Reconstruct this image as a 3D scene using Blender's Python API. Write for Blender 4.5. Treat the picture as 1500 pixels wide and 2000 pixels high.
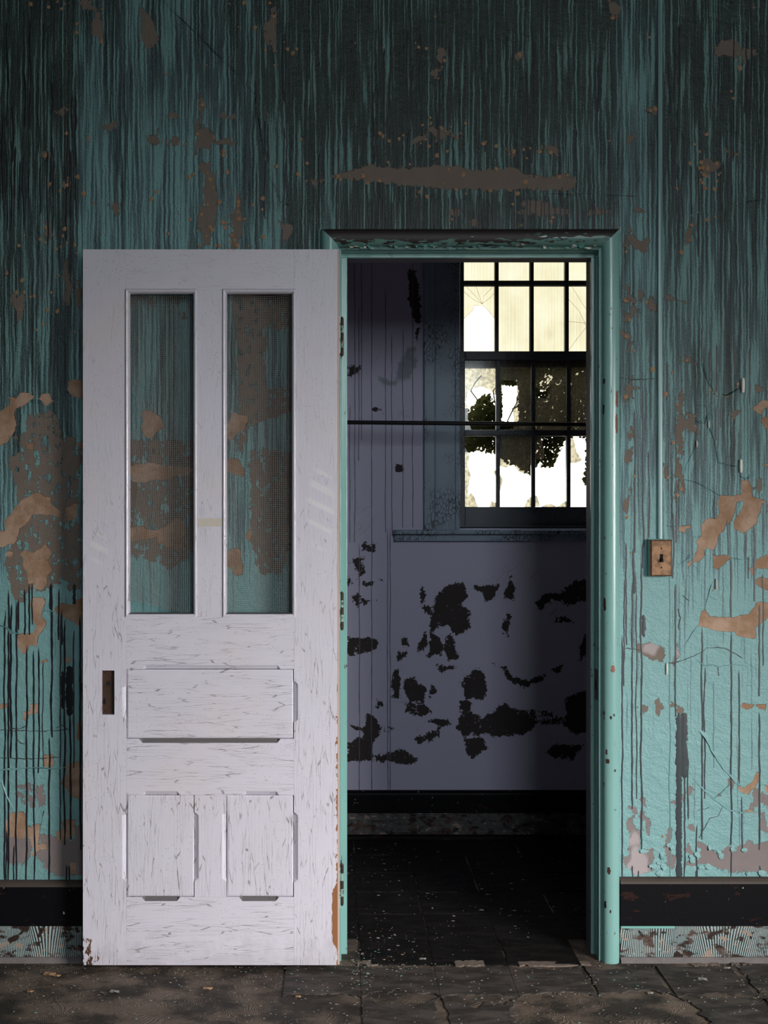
import bpy, bmesh, math, random
import numpy as np
from mathutils import Vector, noise as mnoise
random.seed(7); np.random.seed(7)
for o in list(bpy.data.objects): bpy.data.objects.remove(o)
scene = bpy.context.scene
C = scene.collection

# ------------------------------------------------------------------ camera
FPX, CD, CH = 2239.0, 3.6, 1.406          # focal length in px, distance to the door wall, eye height
PX0, PY0 = 655.0, 1000.0                  # vanishing point in the 1500x2000 frame
cam_d = bpy.data.cameras.new('camera'); cam = bpy.data.objects.new('camera', cam_d); C.objects.link(cam)
cam_d.sensor_fit = 'HORIZONTAL'; cam_d.sensor_width = 24.0; cam_d.lens = 24.0 * FPX / 1500.0
cam_d.shift_x = (750 - PX0) / 1500.0; cam_d.shift_y = -(1000 - PY0) / 1500.0
cam.location = (0, -CD, CH); cam.rotation_euler = (math.pi / 2, 0, 0)
cam_d.clip_start = 0.05; cam_d.clip_end = 200
scene.camera = cam

# ------------------------------------------------------------------ world, lights, exposure
world = bpy.data.worlds.new('overcast_sky'); scene.world = world; world.use_nodes = True
bg = world.node_tree.nodes['Background']
bg.inputs[0].default_value = (1.0, 0.97, 0.88, 1); bg.inputs[1].default_value = 4.0

def area(name, loc, target, sx, sy, power, color, spread=180):
    L = bpy.data.lights.new(name, 'AREA'); L.shape = 'RECTANGLE'; L.size = sx; L.size_y = sy
    L.energy = power; L.color = color; L.spread = math.radians(spread)
    o = bpy.data.objects.new(name, L); C.objects.link(o); o.location = loc
    o.rotation_euler = (Vector(target) - Vector(loc)).to_track_quat('-Z', 'Y').to_euler()
    return o
# daylight falling in through the window of the right-hand wall and the tall window of the rear wall
area('daylight_window_right', (3.12, -3.3, 1.45), (0.0, 0.0, -0.45), 1.5, 1.3, 41, (1.0, 0.955, 0.915), 66)
area('daylight_window_rear', (1.05, -6.05, 2.78), (0.5, 0.0, 1.2), 1.15, 1.4, 20, (0.80, 0.89, 1.0), 120)
scene.view_settings.view_transform = 'Standard'; scene.view_settings.look = 'None'
scene.view_settings.exposure = 0.0; scene.view_settings.gamma = 1.0
scene.view_settings.use_curve_mapping = False

# ------------------------------------------------------------------ helpers
def W(px, py, Y=0.0):
    k = (CD + Y) / FPX
    return ((px - PX0) * k, CH + (PY0 - py) * k)
def srgb(r, g, b):
    f = lambda c: (c/255/12.92 if c/255 <= .04045 else ((c/255+.055)/1.055)**2.4)
    return (f(r), f(g), f(b), 1)
def tag(o, label=None, cat=None, group=None, kind=None):
    if label: o['label'] = label
    if cat: o['category'] = cat
    if group: o['group'] = group
    if kind: o['kind'] = kind
    return o
def mesh_obj(name, verts, faces, mat=None, parent=None, smooth=False):
    me = bpy.data.meshes.new(name); me.from_pydata([tuple(v) for v in verts], [], [tuple(f) for f in faces]); me.update()
    if mat is not None:
        for m in (mat if isinstance(mat, (list, tuple)) else [mat]): me.materials.append(m)
    if smooth: me.polygons.foreach_set('use_smooth', [True]*len(me.polygons))
    o = bpy.data.objects.new(name, me); C.objects.link(o)
    if parent is not None: o.parent = parent
    return o
def bm_obj(name, bm, mat=None, parent=None, smooth=False):
    bmesh.ops.recalc_face_normals(bm, faces=bm.faces)
    me = bpy.data.meshes.new(name); bm.to_mesh(me); bm.free()
    if mat is not None:
        for m in (mat if isinstance(mat, (list, tuple)) else [mat]): me.materials.append(m)
    if smooth: me.polygons.foreach_set('use_smooth', [True]*len(me.polygons))
    o = bpy.data.objects.new(name, me); C.objects.link(o)
    if parent is not None: o.parent = parent
    return o
def empty(name, loc=(0, 0, 0)):
    o = bpy.data.objects.new(name, None); C.objects.link(o); o.location = loc; o.empty_display_size = .05; return o
def add_box(bm, x0, x1, y0, y1, z0, z1, bev=0.0):
    vs = [bm.verts.new((x, y, z)) for x in (x0, x1) for y in (y0, y1) for z in (z0, z1)]
    idx = [(0,1,3,2),(4,6,7,5),(0,4,5,1),(2,3,7,6),(0,2,6,4),(1,5,7,3)]
    fs = [bm.faces.new([vs[i] for i in f]) for f in idx]
    if bev > 0:
        es = list({e for f in fs for e in f.edges})
        bmesh.ops.bevel(bm, geom=es, offset=bev, segments=2, affect='EDGES', profile=.6)
    return vs
def box(name, x0, x1, y0, y1, z0, z1, mat, parent=None, bev=0.0):
    bm = bmesh.new(); add_box(bm, x0, x1, y0, y1, z0, z1, bev); return bm_obj(name, bm, mat, parent)
def prism(name, pts, y0, y1, mat, parent=None, bev=0.0):
    """outline (x,z) extruded from y0 (front) to y1"""
    bm = bmesh.new()
    a = [bm.verts.new((x, y0, z)) for x, z in pts]; b = [bm.verts.new((x, y1, z)) for x, z in pts]
    n = len(pts); bm.faces.new(a); bm.faces.new(b[::-1])
    for i in range(n): bm.faces.new((a[i], b[i], b[(i+1) % n], a[(i+1) % n]))
    return bm_obj(name, bm, mat, parent)
def add_tube(bm, pts, r, n=8, caps=True):
    rings = []
    for i, p in enumerate(pts):
        p = Vector(p); t = (Vector(pts[min(i+1, len(pts)-1)]) - Vector(pts[max(i-1, 0)])).normalized()
        up = Vector((0, 0, 1)) if abs(t.z) < .9 else Vector((1, 0, 0))
        u = t.cross(up).normalized(); v = t.cross(u)
        rr = r[i] if isinstance(r, (list, tuple)) else r
        rings.append([bm.verts.new(p + (u*math.cos(2*math.pi*k/n) + v*math.sin(2*math.pi*k/n))*rr) for k in range(n)])
    for a, b in zip(rings, rings[1:]):
        for k in range(n): bm.faces.new((a[k], a[(k+1) % n], b[(k+1) % n], b[k]))
    if caps: bm.faces.new(rings[0][::-1]); bm.faces.new(rings[-1])
def pts_of(ox, oy, s, text):
    return [(ox + float(a.split(',')[0])/s, oy + float(a.split(',')[1])/s) for a in text.split()]

# ------------------------------------------------------------------ node helper
class NT:
    def __init__(self, name):
        self.mat = bpy.data.materials.new(name); self.mat.use_nodes = True
        self.t = self.mat.node_tree; self.t.nodes.clear()
        self.out = self.t.nodes.new('ShaderNodeOutputMaterial')
    def node(self, typ, **kw):
        n = self.t.nodes.new('ShaderNode' + typ)
        for k, v in kw.items(): setattr(n, k, v)
        return n
    def put(self, sock, v):
        if v is None: return
        if hasattr(v, 'is_output') or isinstance(v, bpy.types.NodeSocket): self.t.links.new(v, sock)
        else:
            try: sock.default_value = v
            except Exception: sock.default_value = tuple(v)[:3] if len(v) == 4 else (*v, 1)
    def m(self, op, a, b=None, c=None, clamp=False):
        n = self.node('Math', operation=op, use_clamp=clamp)
        self.put(n.inputs[0], a); self.put(n.inputs[1], b)
        if c is not None: self.put(n.inputs[2], c)
        return n.outputs[0]
    def pos(self):
        if not hasattr(self, '_p'):
            tc = self.node('TexCoord'); sp = self.node('SeparateXYZ'); self.t.links.new(tc.outputs['Object'], sp.inputs[0])
            self._p = (tc.outputs['Object'], sp.outputs[0], sp.outputs[1], sp.outputs[2])
        return self._p
    def vec(self, x, y, z):
        n = self.node('CombineXYZ'); self.put(n.inputs[0], x); self.put(n.inputs[1], y); self.put(n.inputs[2], z); return n.outputs[0]
    def noise(self, v, scale, detail=4, rough=.55, dist=0.0):
        n = self.node('TexNoise'); self.put(n.inputs['Vector'], v); n.inputs['Scale'].default_value = scale
        n.inputs['Detail'].default_value = detail; n.inputs['Roughness'].default_value = rough; n.inputs['Distortion'].default_value = dist
        return n.outputs[0]
    def voro(self, v, scale, feature='DISTANCE_TO_EDGE', rnd=1.0):
        n = self.node('TexVoronoi', feature=feature); self.put(n.inputs['Vector'], v); n.inputs['Scale'].default_value = scale
        n.inputs['Randomness'].default_value = rnd
        return n.outputs['Distance']
    def wave(self, v, scale, dist=0.0, dscale=1.0, axis='X'):
        n = self.node('TexWave', wave_type='BANDS', bands_direction=axis); self.put(n.inputs['Vector'], v)
        n.inputs['Scale'].default_value = scale; n.inputs['Distortion'].default_value = dist; n.inputs['Detail Scale'].default_value = dscale
        return n.outputs['Fac']
    def ss(self, x, lo, hi, a=0.0, b=1.0):
        n = self.node('MapRange', interpolation_type='SMOOTHSTEP')
        for i, v in enumerate((x, lo, hi, a, b)): self.put(n.inputs[i], v)
        return n.outputs[0]
    def lin(self, x, lo, hi, a=0.0, b=1.0):
        n = self.node('MapRange')
        for i, v in enumerate((x, lo, hi, a, b)): self.put(n.inputs[i], v)
        return n.outputs[0]
    def mix(self, f, a, b, blend='MIX'):
        n = self.node('Mix', data_type='RGBA', blend_type=blend)
        self.put(n.inputs[0], f); self.put(n.inputs[6], a); self.put(n.inputs[7], b); return n.outputs[2]
    def attr(self, name):
        return self.node('Attribute', attribute_name=name).outputs['Fac']
    def bump(self, h, strength=1.0, dist=1.0):
        n = self.node('Bump'); n.inputs['Strength'].default_value = strength; n.inputs['Distance'].default_value = dist
        self.put(n.inputs['Height'], h); return n.outputs[0]
    def bsdf(self, col, rough=.6, normal=None, spec=.5, metal=0.0, **kw):
        n = self.node('BsdfPrincipled')
        self.put(n.inputs['Base Color'], col); self.put(n.inputs['Roughness'], rough)
        self.put(n.inputs['Specular IOR Level'], spec); self.put(n.inputs['Metallic'], metal)
        if normal is not None: self.put(n.inputs['Normal'], normal)
        self.t.links.new(n.outputs[0], self.out.inputs[0]); return self.mat

# ------------------------------------------------------------------ materials
TEAL = (0.216, 0.425, 0.436, 1); TEAL2 = (0.182, 0.372, 0.382, 1)
def mat_wall():
    g = NT('peeling_teal_wall_paint'); P, X, Y, Z = g.pos()
    at, ag, ast, ali, aso = g.attr('tan'), g.attr('grey'), g.attr('stain'), g.attr('pale'), g.attr('soot')
    nE = g.m('SUBTRACT', g.noise(P, 38, 5, .6), .5); nF = g.m('SUBTRACT', g.noise(P, 150, 3, .6), .5)
    tm = g.ss(g.m('ADD', at, g.m('ADD', g.m('MULTIPLY', nE, .016), g.m('MULTIPLY', nF, .006))), -.0006, .0006)
    vN = g.m('SUBTRACT', g.noise(g.vec(g.m('MULTIPLY', X, 46), 0, g.m('MULTIPLY', Z, 20)), 1.0, 5, .62), .5)
    gv = g.m('ADD', ag, g.m('ADD', g.m('MULTIPLY', vN, .045), g.m('ADD', g.m('MULTIPLY', nE, .034), g.m('MULTIPLY', nF, .016))))
    gm = g.ss(gv, -.0006, .0006)
    wob = g.m('ADD', X, g.m('MULTIPLY', g.m('SUBTRACT', g.noise(g.vec(g.m('MULTIPLY', X, 14), 0, g.m('MULTIPLY', Z, 26)), 1.0, 3), .5), .009))
    s1 = g.noise(g.vec(g.m('MULTIPLY', wob, 135), 0, g.m('MULTIPLY', Z, 3.4)), 1.0, 2.0, .5)
    s2 = g.noise(g.vec(g.m('MULTIPLY', wob, 20), 3.3, g.m('MULTIPLY', Z, 1.3)), 1.0, 2, .5)
    s3 = g.noise(g.vec(g.m('MULTIPLY', X, 560), 0, g.m('MULTIPLY', Z, 300)), 1.0, 3, .6)
    s = g.lin(g.m('ADD', g.m('ADD', g.m('MULTIPLY', s1, .58), g.m('MULTIPLY', s2, .22)), g.m('MULTIPLY', s3, .20)), .385, .635)
    clean = g.ss(s, g.m('SUBTRACT', ast, .06), g.m('ADD', ast, .06))
    teal = g.mix(g.noise(P, 3.0, 3), TEAL, TEAL2)
    spk = g.noise(P, 420, 2)
    teal = g.mix(g.ss(spk, .42, .30), teal, (.12, .29, .27, 1))
    teal = g.mix(g.ss(aso, .42, .85, 0, .62), teal, (.095, .200, .165, 1))
    thick = g.ss(g.m('ADD', aso, g.m('MULTIPLY', g.m('SUBTRACT', s2, .5), -.45)), .40, .82)
    stain = g.mix(thick, (.098, .178, .200, 1), (.019, .035, .031, 1))
    stain = g.mix(g.ss(spk, .50, .68), stain, g.mix(thick, (.19, .32, .34, 1), (.075, .125, .130, 1)))
    deep = g.ss(g.m('SUBTRACT', ast, s), .22, .50)
    stain = g.mix(g.m('MULTIPLY', deep, .8), stain, (.013, .022, .021, 1))
    col = g.mix(clean, stain, teal)
    greyc = g.mix(g.noise(P, 22, 4), (.222, .182, .152, 1), (.172, .142, .120, 1))
    greyc = g.mix(g.ss(Z, .75, .45), greyc, g.mix(g.noise(P, 22, 4), (.27, .235, .235, 1), (.20, .17, .168, 1)))
    greyc = g.mix(g.m('MULTIPLY', ali, .75), greyc, (.46, .41, .42, 1))
    tanc = g.mix(g.ss(g.noise(P, 11, 5, .65), .35, .62), (.47, .33, .245, 1), (.30, .185, .115, 1))
    tanc = g.mix(g.ss(g.noise(P, 600, 2), .40, .30), tanc, (.22, .13, .08, 1))
    col = g.mix(gm, col, greyc); col = g.mix(tm, col, tanc)
    pl = g.m('MAXIMUM', gm, tm)
    tex = g.m('ADD', g.m('MULTIPLY', g.noise(P, 130, 4, .62), .0034), g.m('MULTIPLY', g.noise(P, 430, 2), .0015))
    rip = g.m('MULTIPLY', g.noise(g.vec(g.m('ADD', g.m('MULTIPLY', X, 24), g.m('MULTIPLY', Z, 9)), 0, g.m('MULTIPLY', Z, 30)), 1.0, 3, .55), .006)
    strk = g.m('MULTIPLY', g.m('MULTIPLY', s1, .004), g.ss(ast, .12, .40))
    h = g.m('MULTIPLY', g.m('ADD', g.m('ADD', tex, rip), strk), g.m('SUBTRACT', 1.0, g.m('MULTIPLY', pl, .75)))
    h = g.m('SUBTRACT', h, g.m('ADD', g.m('MULTIPLY', gm, .0015), g.m('MULTIPLY', tm, .0034)))
    return g.bsdf(col, g.m('ADD', .33, g.m('MULTIPLY', pl, .5)), g.bump(h, .75), spec=g.m('SUBTRACT', .5, g.m('MULTIPLY', pl, .35)))
def mat_far_wall():
    g = NT('peeling_lavender_wall_paint'); P, X, Y, Z = g.pos()
    ad, ast = g.attr('dark'), g.attr('bluegrey')
    nE = g.m('SUBTRACT', g.noise(P, 30, 5, .65), .5); nF = g.m('SUBTRACT', g.noise(P, 110, 3, .6), .5)
    dm = g.ss(g.m('ADD', ad, g.m('ADD', g.m('MULTIPLY', nE, .055), g.m('MULTIPLY', nF, .034))), -.001, .001)
    col = g.mix(g.noise(P, 2.5, 3), (.57, .57, .76, 1), (.50, .50, .66, 1))
    col = g.mix(g.ss(g.m('ADD', ast, g.m('MULTIPLY', nE, .06)), -.01, .01), col, (.24, .30, .36, 1))
    ed = g.voro(g.vec(g.m('ADD', X, g.m('MULTIPLY', nE, .13)), 0, g.m('ADD', Z, g.m('MULTIPLY', nE, .13))), 9.0)
    ck = g.m('MULTIPLY', g.ss(ed, .012, .004), g.ss(g.noise(P, 5, 2), .54, .70, 0, .5))
    col = g.mix(ck, col, (.20, .19, .23, 1))
    drk = g.mix(g.noise(P, 25, 3), (.062, .052, .052, 1), (.045, .038, .040, 1))
    col = g.mix(dm, col, drk)
    h = g.m('SUBTRACT', g.m('MULTIPLY', g.noise(P, 90, 4, .6), .0012), g.m('MULTIPLY', dm, .001))
    return g.bsdf(col, g.m('ADD', .45, g.m('MULTIPLY', dm, .4)), g.bump(h, .5), spec=.3)
def mat_door(name, vertical, grime=0.0, rough=.40, spec=.42):
    g = NT(name); P, X, Y, Z = g.pos()
    u, v = (X, Z) if vertical else (Z, X)               # u across the grain, v along it
    n0 = g.m('SUBTRACT', g.noise(P, 26, 3), .5)
    n1 = g.m('SUBTRACT', g.noise(g.vec(g.m('MULTIPLY', u, 70), 0, g.m('MULTIPLY', v, 24)), 1.0, 3), .5)
    uu = g.m('ADD', g.m('MULTIPLY', u, 105), g.m('ADD', g.m('MULTIPLY', n0, .6), g.m('MULTIPLY', n1, .9))); vv = g.m('MULTIPLY', v, 6)
    ed = g.voro(g.vec(uu, 1.7, vv), 1.0)
    gate = g.ss(g.noise(g.vec(g.m('MULTIPLY', u, 26), 0, g.m('MULTIPLY', v, 7)), 1.0, 4, .6), .40, .58)
    low = g.ss(Z, 1.9, .7)                              # crazing worse on the lower half
    ck = g.m('MULTIPLY', g.m('MULTIPLY', g.ss(ed, .036, .004), gate), g.m('ADD', .28, g.m('MULTIPLY', low, .72)))
    fine = g.ss(g.noise(g.vec(g.m('MULTIPLY', u, 520), 0, g.m('MULTIPLY', v, 14)), 1.0, 3, .6), .58, .72)
    dots = g.ss(g.voro(P, 95, 'F1'), .20, .10)
    dots = g.m('MULTIPLY', dots, g.ss(g.noise(P, 9, 2), .46, .58))
    base = g.mix(g.noise(P, 4, 4, .6), (.720, .700, .800, 1), (.650, .632, .725, 1))
    base = g.mix(g.ss(g.noise(P, 2.1, 4, .6), .50, .75), base, (.70, .66, .70, 1))
    base = g.mix(g.m('MULTIPLY', fine, .22), base, (.36, .33, .36, 1))
    base = g.mix(g.m('MULTIPLY', g.m('MAXIMUM', ck, g.m('MULTIPLY', dots, .6)), .80), base, (.21, .18, .185, 1))
    dirt = g.m('MULTIPLY', g.ss(g.m('ADD', Z, g.m('MULTIPLY', n0, .25)), .12, .01), .25)   # scuffed kick zone at the foot
    base = g.mix(dirt, base, (.30, .275, .29, 1))
    # hand smears rubbed paler into the paint
    if vertical:
        dx1 = g.m('DIVIDE', g.m('ADD', X, .045), .050); dz1 = g.m('DIVIDE', g.m('SUBTRACT', Z, 1.42), .16)
        dx2 = g.m('DIVIDE', g.m('ADD', X, .722), .035); dz2 = g.m('DIVIDE', g.m('SUBTRACT', Z, 1.295), .055)
        e1 = g.ss(g.m('ADD', g.m('MULTIPLY', dx1, dx1), g.m('MULTIPLY', dz1, dz1)), 1.0, .35); e2 = g.ss(g.m('ADD', g.m('MULTIPLY', dx2, dx2), g.m('MULTIPLY', dz2, dz2)), 1.0, .35)
        sw = g.wave(g.vec(g.m('ADD', Z, g.m('MULTIPLY', X, .5)), 0, 0), 5.5, 7.0, 1.6)
        base = g.mix(g.m('MULTIPLY', g.m('MULTIPLY', g.m('MAXIMUM', e1, e2), g.ss(sw, .55, .9)), .50), base, (.84, .81, .82, 1))
    # paint lost down to the wood at the foot of the latch stile and along the hinge edge
    nc = g.noise(g.vec(g.m('MULTIPLY', X, 70), 0, g.m('MULTIPLY', Z, 38)), 1.0, 4, .62)
    f1 = g.m('MULTIPLY', g.ss(Z, .20, .02), g.ss(X, -.690, -.765))
    f2 = g.m('MULTIPLY', g.ss(Z, 1.35, .55), g.ss(X, -.012, .010))
    f4 = g.m('MULTIPLY', g.ss(g.m('ABSOLUTE', g.m('SUBTRACT', Z, .170)), .105, .062), g.ss(X, -.016, -.004))
    chip = g.ss(g.m('ADD', nc, g.m('ADD', g.m('MULTIPLY', g.m('MAXIMUM', f1, f2), .30), g.m('MULTIPLY', f4, .5))), .745, .765)
    base = g.mix(chip, base, g.mix(f1, (.30, .135, .06, 1), (.055, .030, .024, 1)))
    if grime: base = g.mix(grime, base, (.055, .048, .044, 1))
    h = g.m('SUBTRACT', g.m('MULTIPLY', g.noise(g.vec(g.m('MULTIPLY', u, 240), 0, g.m('MULTIPLY', v, 12)), 1.0, 3), .0006),
            g.m('ADD', g.m('MULTIPLY', ck, .0007), g.m('MULTIPLY', chip, .0012)))
    return g.bsdf(base, rough if not grime else .8, g.bump(h, .6), spec=spec)
def mat_trim(name, chips=.70, chipcol=(.045, .025, .022, 1), base=(.235, .465, .440, 1), vertical=True, head=False):
    g = NT(name); P, X, Y, Z = g.pos()
    sx, sz = (95, 30) if vertical else (26, 110)
    n = g.noise(g.vec(g.m('MULTIPLY', X, sx), g.m('MULTIPLY', Y, 60), g.m('MULTIPLY', Z, sz)), 1.0, 5, .6)
    col = g.mix(g.noise(P, 9, 3), base, tuple(c*.88 for c in base[:3]) + (1,))
    if head:
        zz = g.m('MULTIPLY', g.m('SUBTRACT', Z, 2.262), 7.5)
        xx = g.ss(X, .30, .10, 0, .12)
        ch = g.ss(g.m('ADD', g.m('ADD', n, zz), xx), .485, .505)
    else: ch = g.ss(n, chips, chips + .012)
    rim = g.ss(n, chips - .02, chips + .004) if not head else 0.0
    cc = g.mix(g.ss(g.noise(P, 70, 2), .52, .62), chipcol, (.13, .06, .04, 1)) if not head else chipcol
    col = g.mix(ch, col, cc)
    brush = g.noise(g.vec(g.m('MULTIPLY', X, 500 if vertical else 12), g.m('MULTIPLY', Y, 300), g.m('MULTIPLY', Z, 12 if vertical else 500)), 1.0, 3)
    h = g.m('SUBTRACT', g.m('MULTIPLY', brush, .0004), g.m('MULTIPLY', ch, .001))
    return g.bsdf(col, g.m('ADD', .24, g.m('MULTIPLY', ch, .35)), g.bump(h, .6), spec=.75)
def mat_simple(name, col, col2=None, scale=20, rough=.6, bump=.0, bscale=80, spec=.4, metal=0.0):
    g = NT(name); P = g.pos()[0]
    c = g.mix(g.noise(P, scale, 4, .6), col, col2 or tuple(x*.75 for x in col[:3]) + (1,))
    nrm = g.bump(g.m('MULTIPLY', g.noise(P, bscale, 3), bump), .7) if bump else None
    return g.bsdf(c, rough, nrm, spec, metal)
def mat_blackboard(name='black_baseboard_paint', ):
    g = NT(name); P, X, Y, Z = g.pos()
    n = g.noise(g.vec(g.m('MULTIPLY', X, 9), 0, g.m('MULTIPLY', Z, 26)), 1.0, 5, .65)
    col = g.mix(g.ss(n, .60, .63), (.0050, .0050, .0065, 1), (.026, .012, .010, 1))
    n2 = g.noise(P, 42, 4, .65)
    col = g.mix(g.ss(n2, .685, .70), col, (.34, .33, .35, 1))
    return g.bsdf(col, .42, g.bump(g.m('MULTIPLY', g.noise(P, 160, 3), .0006), .6), spec=.13)
def mat_glue(name='combed_baseboard_glue', base=(.33, .46, .47, 1), dens=.5, horiz=False):
    g = NT(name); P, X, Y, Z = g.pos()
    n = g.noise(g.vec(g.m('MULTIPLY', X, 5), 0, 0), 1.0, 1); nn = g.noise(g.vec(g.m('MULTIPLY', X, 16), 0, g.m('MULTIPLY', Z, 30)), 1.0, 4, .6)
    sl = g.m('ADD', X, g.m('MULTIPLY', Z, g.m('MULTIPLY', g.m('SUBTRACT', n, .5), 1.6)))
    w = g.wave(g.vec(Z if horiz else sl, 0, 0), 50, .25, 1.0)
    comb = g.ss(w, .30, .62)
    brown = g.mix(g.ss(g.noise(P, 30, 3), .45, .55), (.030, .018, .015, 1), (.085, .055, .045, 1))
    col = g.mix(g.m('MULTIPLY', comb, g.ss(nn, dens - .10, dens - .02)), brown, base)
    col = g.mix(g.ss(nn, .60, .62), col, (.33, .26, .21, 1))
    col = g.mix(g.ss(g.noise(P, 17, 4, .65), .60, .62), col, (.030, .017, .014, 1))
    col = g.mix(g.ss(g.noise(P, 60, 4, .65), .66, .68), col, (.42, .40, .40, 1))
    h = g.m('MULTIPLY', g.m('MULTIPLY', comb, g.ss(nn, dens - .1, dens)), .0012)
    return g.bsdf(col, .7, g.bump(h, .8), spec=.25)
def mat_floor():
    g = NT('brown_adhesive_subfloor'); P, X, Y, Z = g.pos()
    n1 = g.noise(g.vec(g.m('MULTIPLY', X, 5), g.m('MULTIPLY', Y, 7), 0), 1.0, 5, .62)
    n2 = g.noise(P, 2.2, 3)
    ang = g.m('MULTIPLY', g.m('SUBTRACT', g.noise(P, 3.5, 2), .5), .9)
    comb = g.wave(g.vec(g.m('ADD', X, g.m('ADD', g.m('MULTIPLY', Y, .8), ang)), 0, 0), 34, 2.0, 2.0)
    col = g.mix(g.ss(n1, .40, .60), (.040, .034, .029, 1), (.170, .130, .102, 1))
    col = g.mix(g.m('MULTIPLY', g.ss(comb, .45, .75), g.ss(n2, .40, .60, 0, .55)), col, (.036, .026, .022, 1))
    col = g.mix(g.ss(g.noise(P, 60, 4, .65), .64, .68), col, (.20, .17, .15, 1))
    h = g.m('ADD', g.m('MULTIPLY', comb, .0012), g.m('MULTIPLY', g.noise(P, 90, 5, .65), .0040))
    return g.bsdf(col, .72, g.bump(h, .8), spec=.25)
def mat_tile(name, c1, c2, streak=.5):
    g = NT(name); P, X, Y, Z = g.pos()
    n = g.noise(g.vec(g.m('MULTIPLY', X, 10), g.m('MULTIPLY', Y, 26), 0), 1.0, 5, .65)
    col = g.mix(g.ss(n, .40, .62), c1, c2)
    col = g.mix(g.ss(g.noise(P, 130, 4, .7), .66, .70), col, (.16, .145, .14, 1))
    return g.bsdf(col, .68, g.bump(g.m('MULTIPLY', g.noise(P, 60, 4), .0016), .6), spec=.12)
def mat_glass(name, tint, dirty=0.0, veil=0.0):
    g = NT(name); P, X, Y, Z = g.pos()
    rib = g.wave(g.vec(X, 0, 0), 48, .3, 3.0)
    irr = g.noise(g.vec(g.m('MULTIPLY', X, 260), 0, g.m('MULTIPLY', Z, 2.5)), 1.0, 2)
    k = g.m('MULTIPLY', g.lin(rib, 0, 1, .80, 1.06), g.lin(irr, .3, .7, .92, 1.05))
    cloud = g.lin(g.noise(P, 7, 3), .3, .7, .90, 1.06)
    k = g.m('MULTIPLY', k, cloud)
    if dirty:
        d = g.ss(g.noise(P, 60, 5, .7), .42, .60, 1.0, 1.0 - dirty); k = g.m('MULTIPLY', k, d)
    col = g.mix(1.0, tint, g.vec(k, k, k), 'MULTIPLY')
    tr = g.node('BsdfTransparent'); g.put(tr.inputs[0], col)
    gl = g.node('BsdfGlossy'); gl.inputs['Roughness'].default_value = .15; gl.inputs[0].default_value = (.8, .85, .85, 1)
    mx = g.node('MixShader'); mx.inputs[0].default_value = .04
    tl = g.node('BsdfTranslucent'); tl.inputs[0].default_value = (.85, .78, .60, 1)
    mv = g.node('MixShader'); g.put(mv.inputs[0], g.m('MULTIPLY', g.m('MULTIPLY', rib, g.lin(g.noise(P, 140, 4, .7), .35, .65, .3, 1.7)), veil))
    g.t.links.new(tr.outputs[0], mv.inputs[1]); g.t.links.new(tl.outputs[0], mv.inputs[2])
    g.t.links.new(mv.outputs[0], mx.inputs[1]); g.t.links.new(gl.outputs[0], mx.inputs[2]); g.t.links.new(mx.outputs[0], g.out.inputs[0])
    return g.mat
def mat_leaf():
    g = NT('vine_leaf'); oi = g.node('NewGeometry')
    P = g.pos()[0]
    c = g.mix(g.noise(P, 24, 3), (.018, .024, .010, 1), (.036, .044, .018, 1))
    d = g.node('BsdfDiffuse'); g.put(d.inputs[0], c)
    t = g.node('BsdfTranslucent'); t.inputs[0].default_value = (.085, .085, .030, 1)
    mx = g.node('MixShader'); mx.inputs[0].default_value = .25
    g.t.links.new(d.outputs[0], mx.inputs[1]); g.t.links.new(t.outputs[0], mx.inputs[2]); g.t.links.new(mx.outputs[0], g.out.inputs[0])
    return g.mat
def mat_crackled(name, c1, c2):
    g = NT(name); P, X, Y, Z = g.pos()
    n0 = g.m('SUBTRACT', g.noise(P, 14, 3), .5)
    ed = g.voro(g.vec(g.m('ADD', g.m('MULTIPLY', X, 75), g.m('MULTIPLY', n0, 2.5)), 0, g.m('ADD', g.m('MULTIPLY', Z, 42), g.m('MULTIPLY', n0, 2.5))), 1.0)
    ck = g.m('MULTIPLY', g.ss(ed, .09, .02), g.ss(g.noise(P, 6, 3), .44, .60))
    col = g.mix(g.noise(P, 7, 3), c1, c2); col = g.mix(g.m('MULTIPLY', ck, .9), col, (.03, .035, .045, 1))
    return g.bsdf(col, .42, g.bump(g.m('SUBTRACT', g.m('MULTIPLY', g.noise(P, 120, 3), .0006), g.m('MULTIPLY', ck, .0008)), .6), spec=.4)
def mat_brass():
    g = NT('tarnished_copper_plate'); P = g.pos()[0]
    n = g.noise(P, 45, 4, .6)
    col = g.mix(g.ss(n, .38, .66), (.27, .150, .078, 1), (.15, .085, .048, 1))
    return g.bsdf(col, g.lin(n, .3, .7, .45, .6), None, .4, .35)

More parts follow.
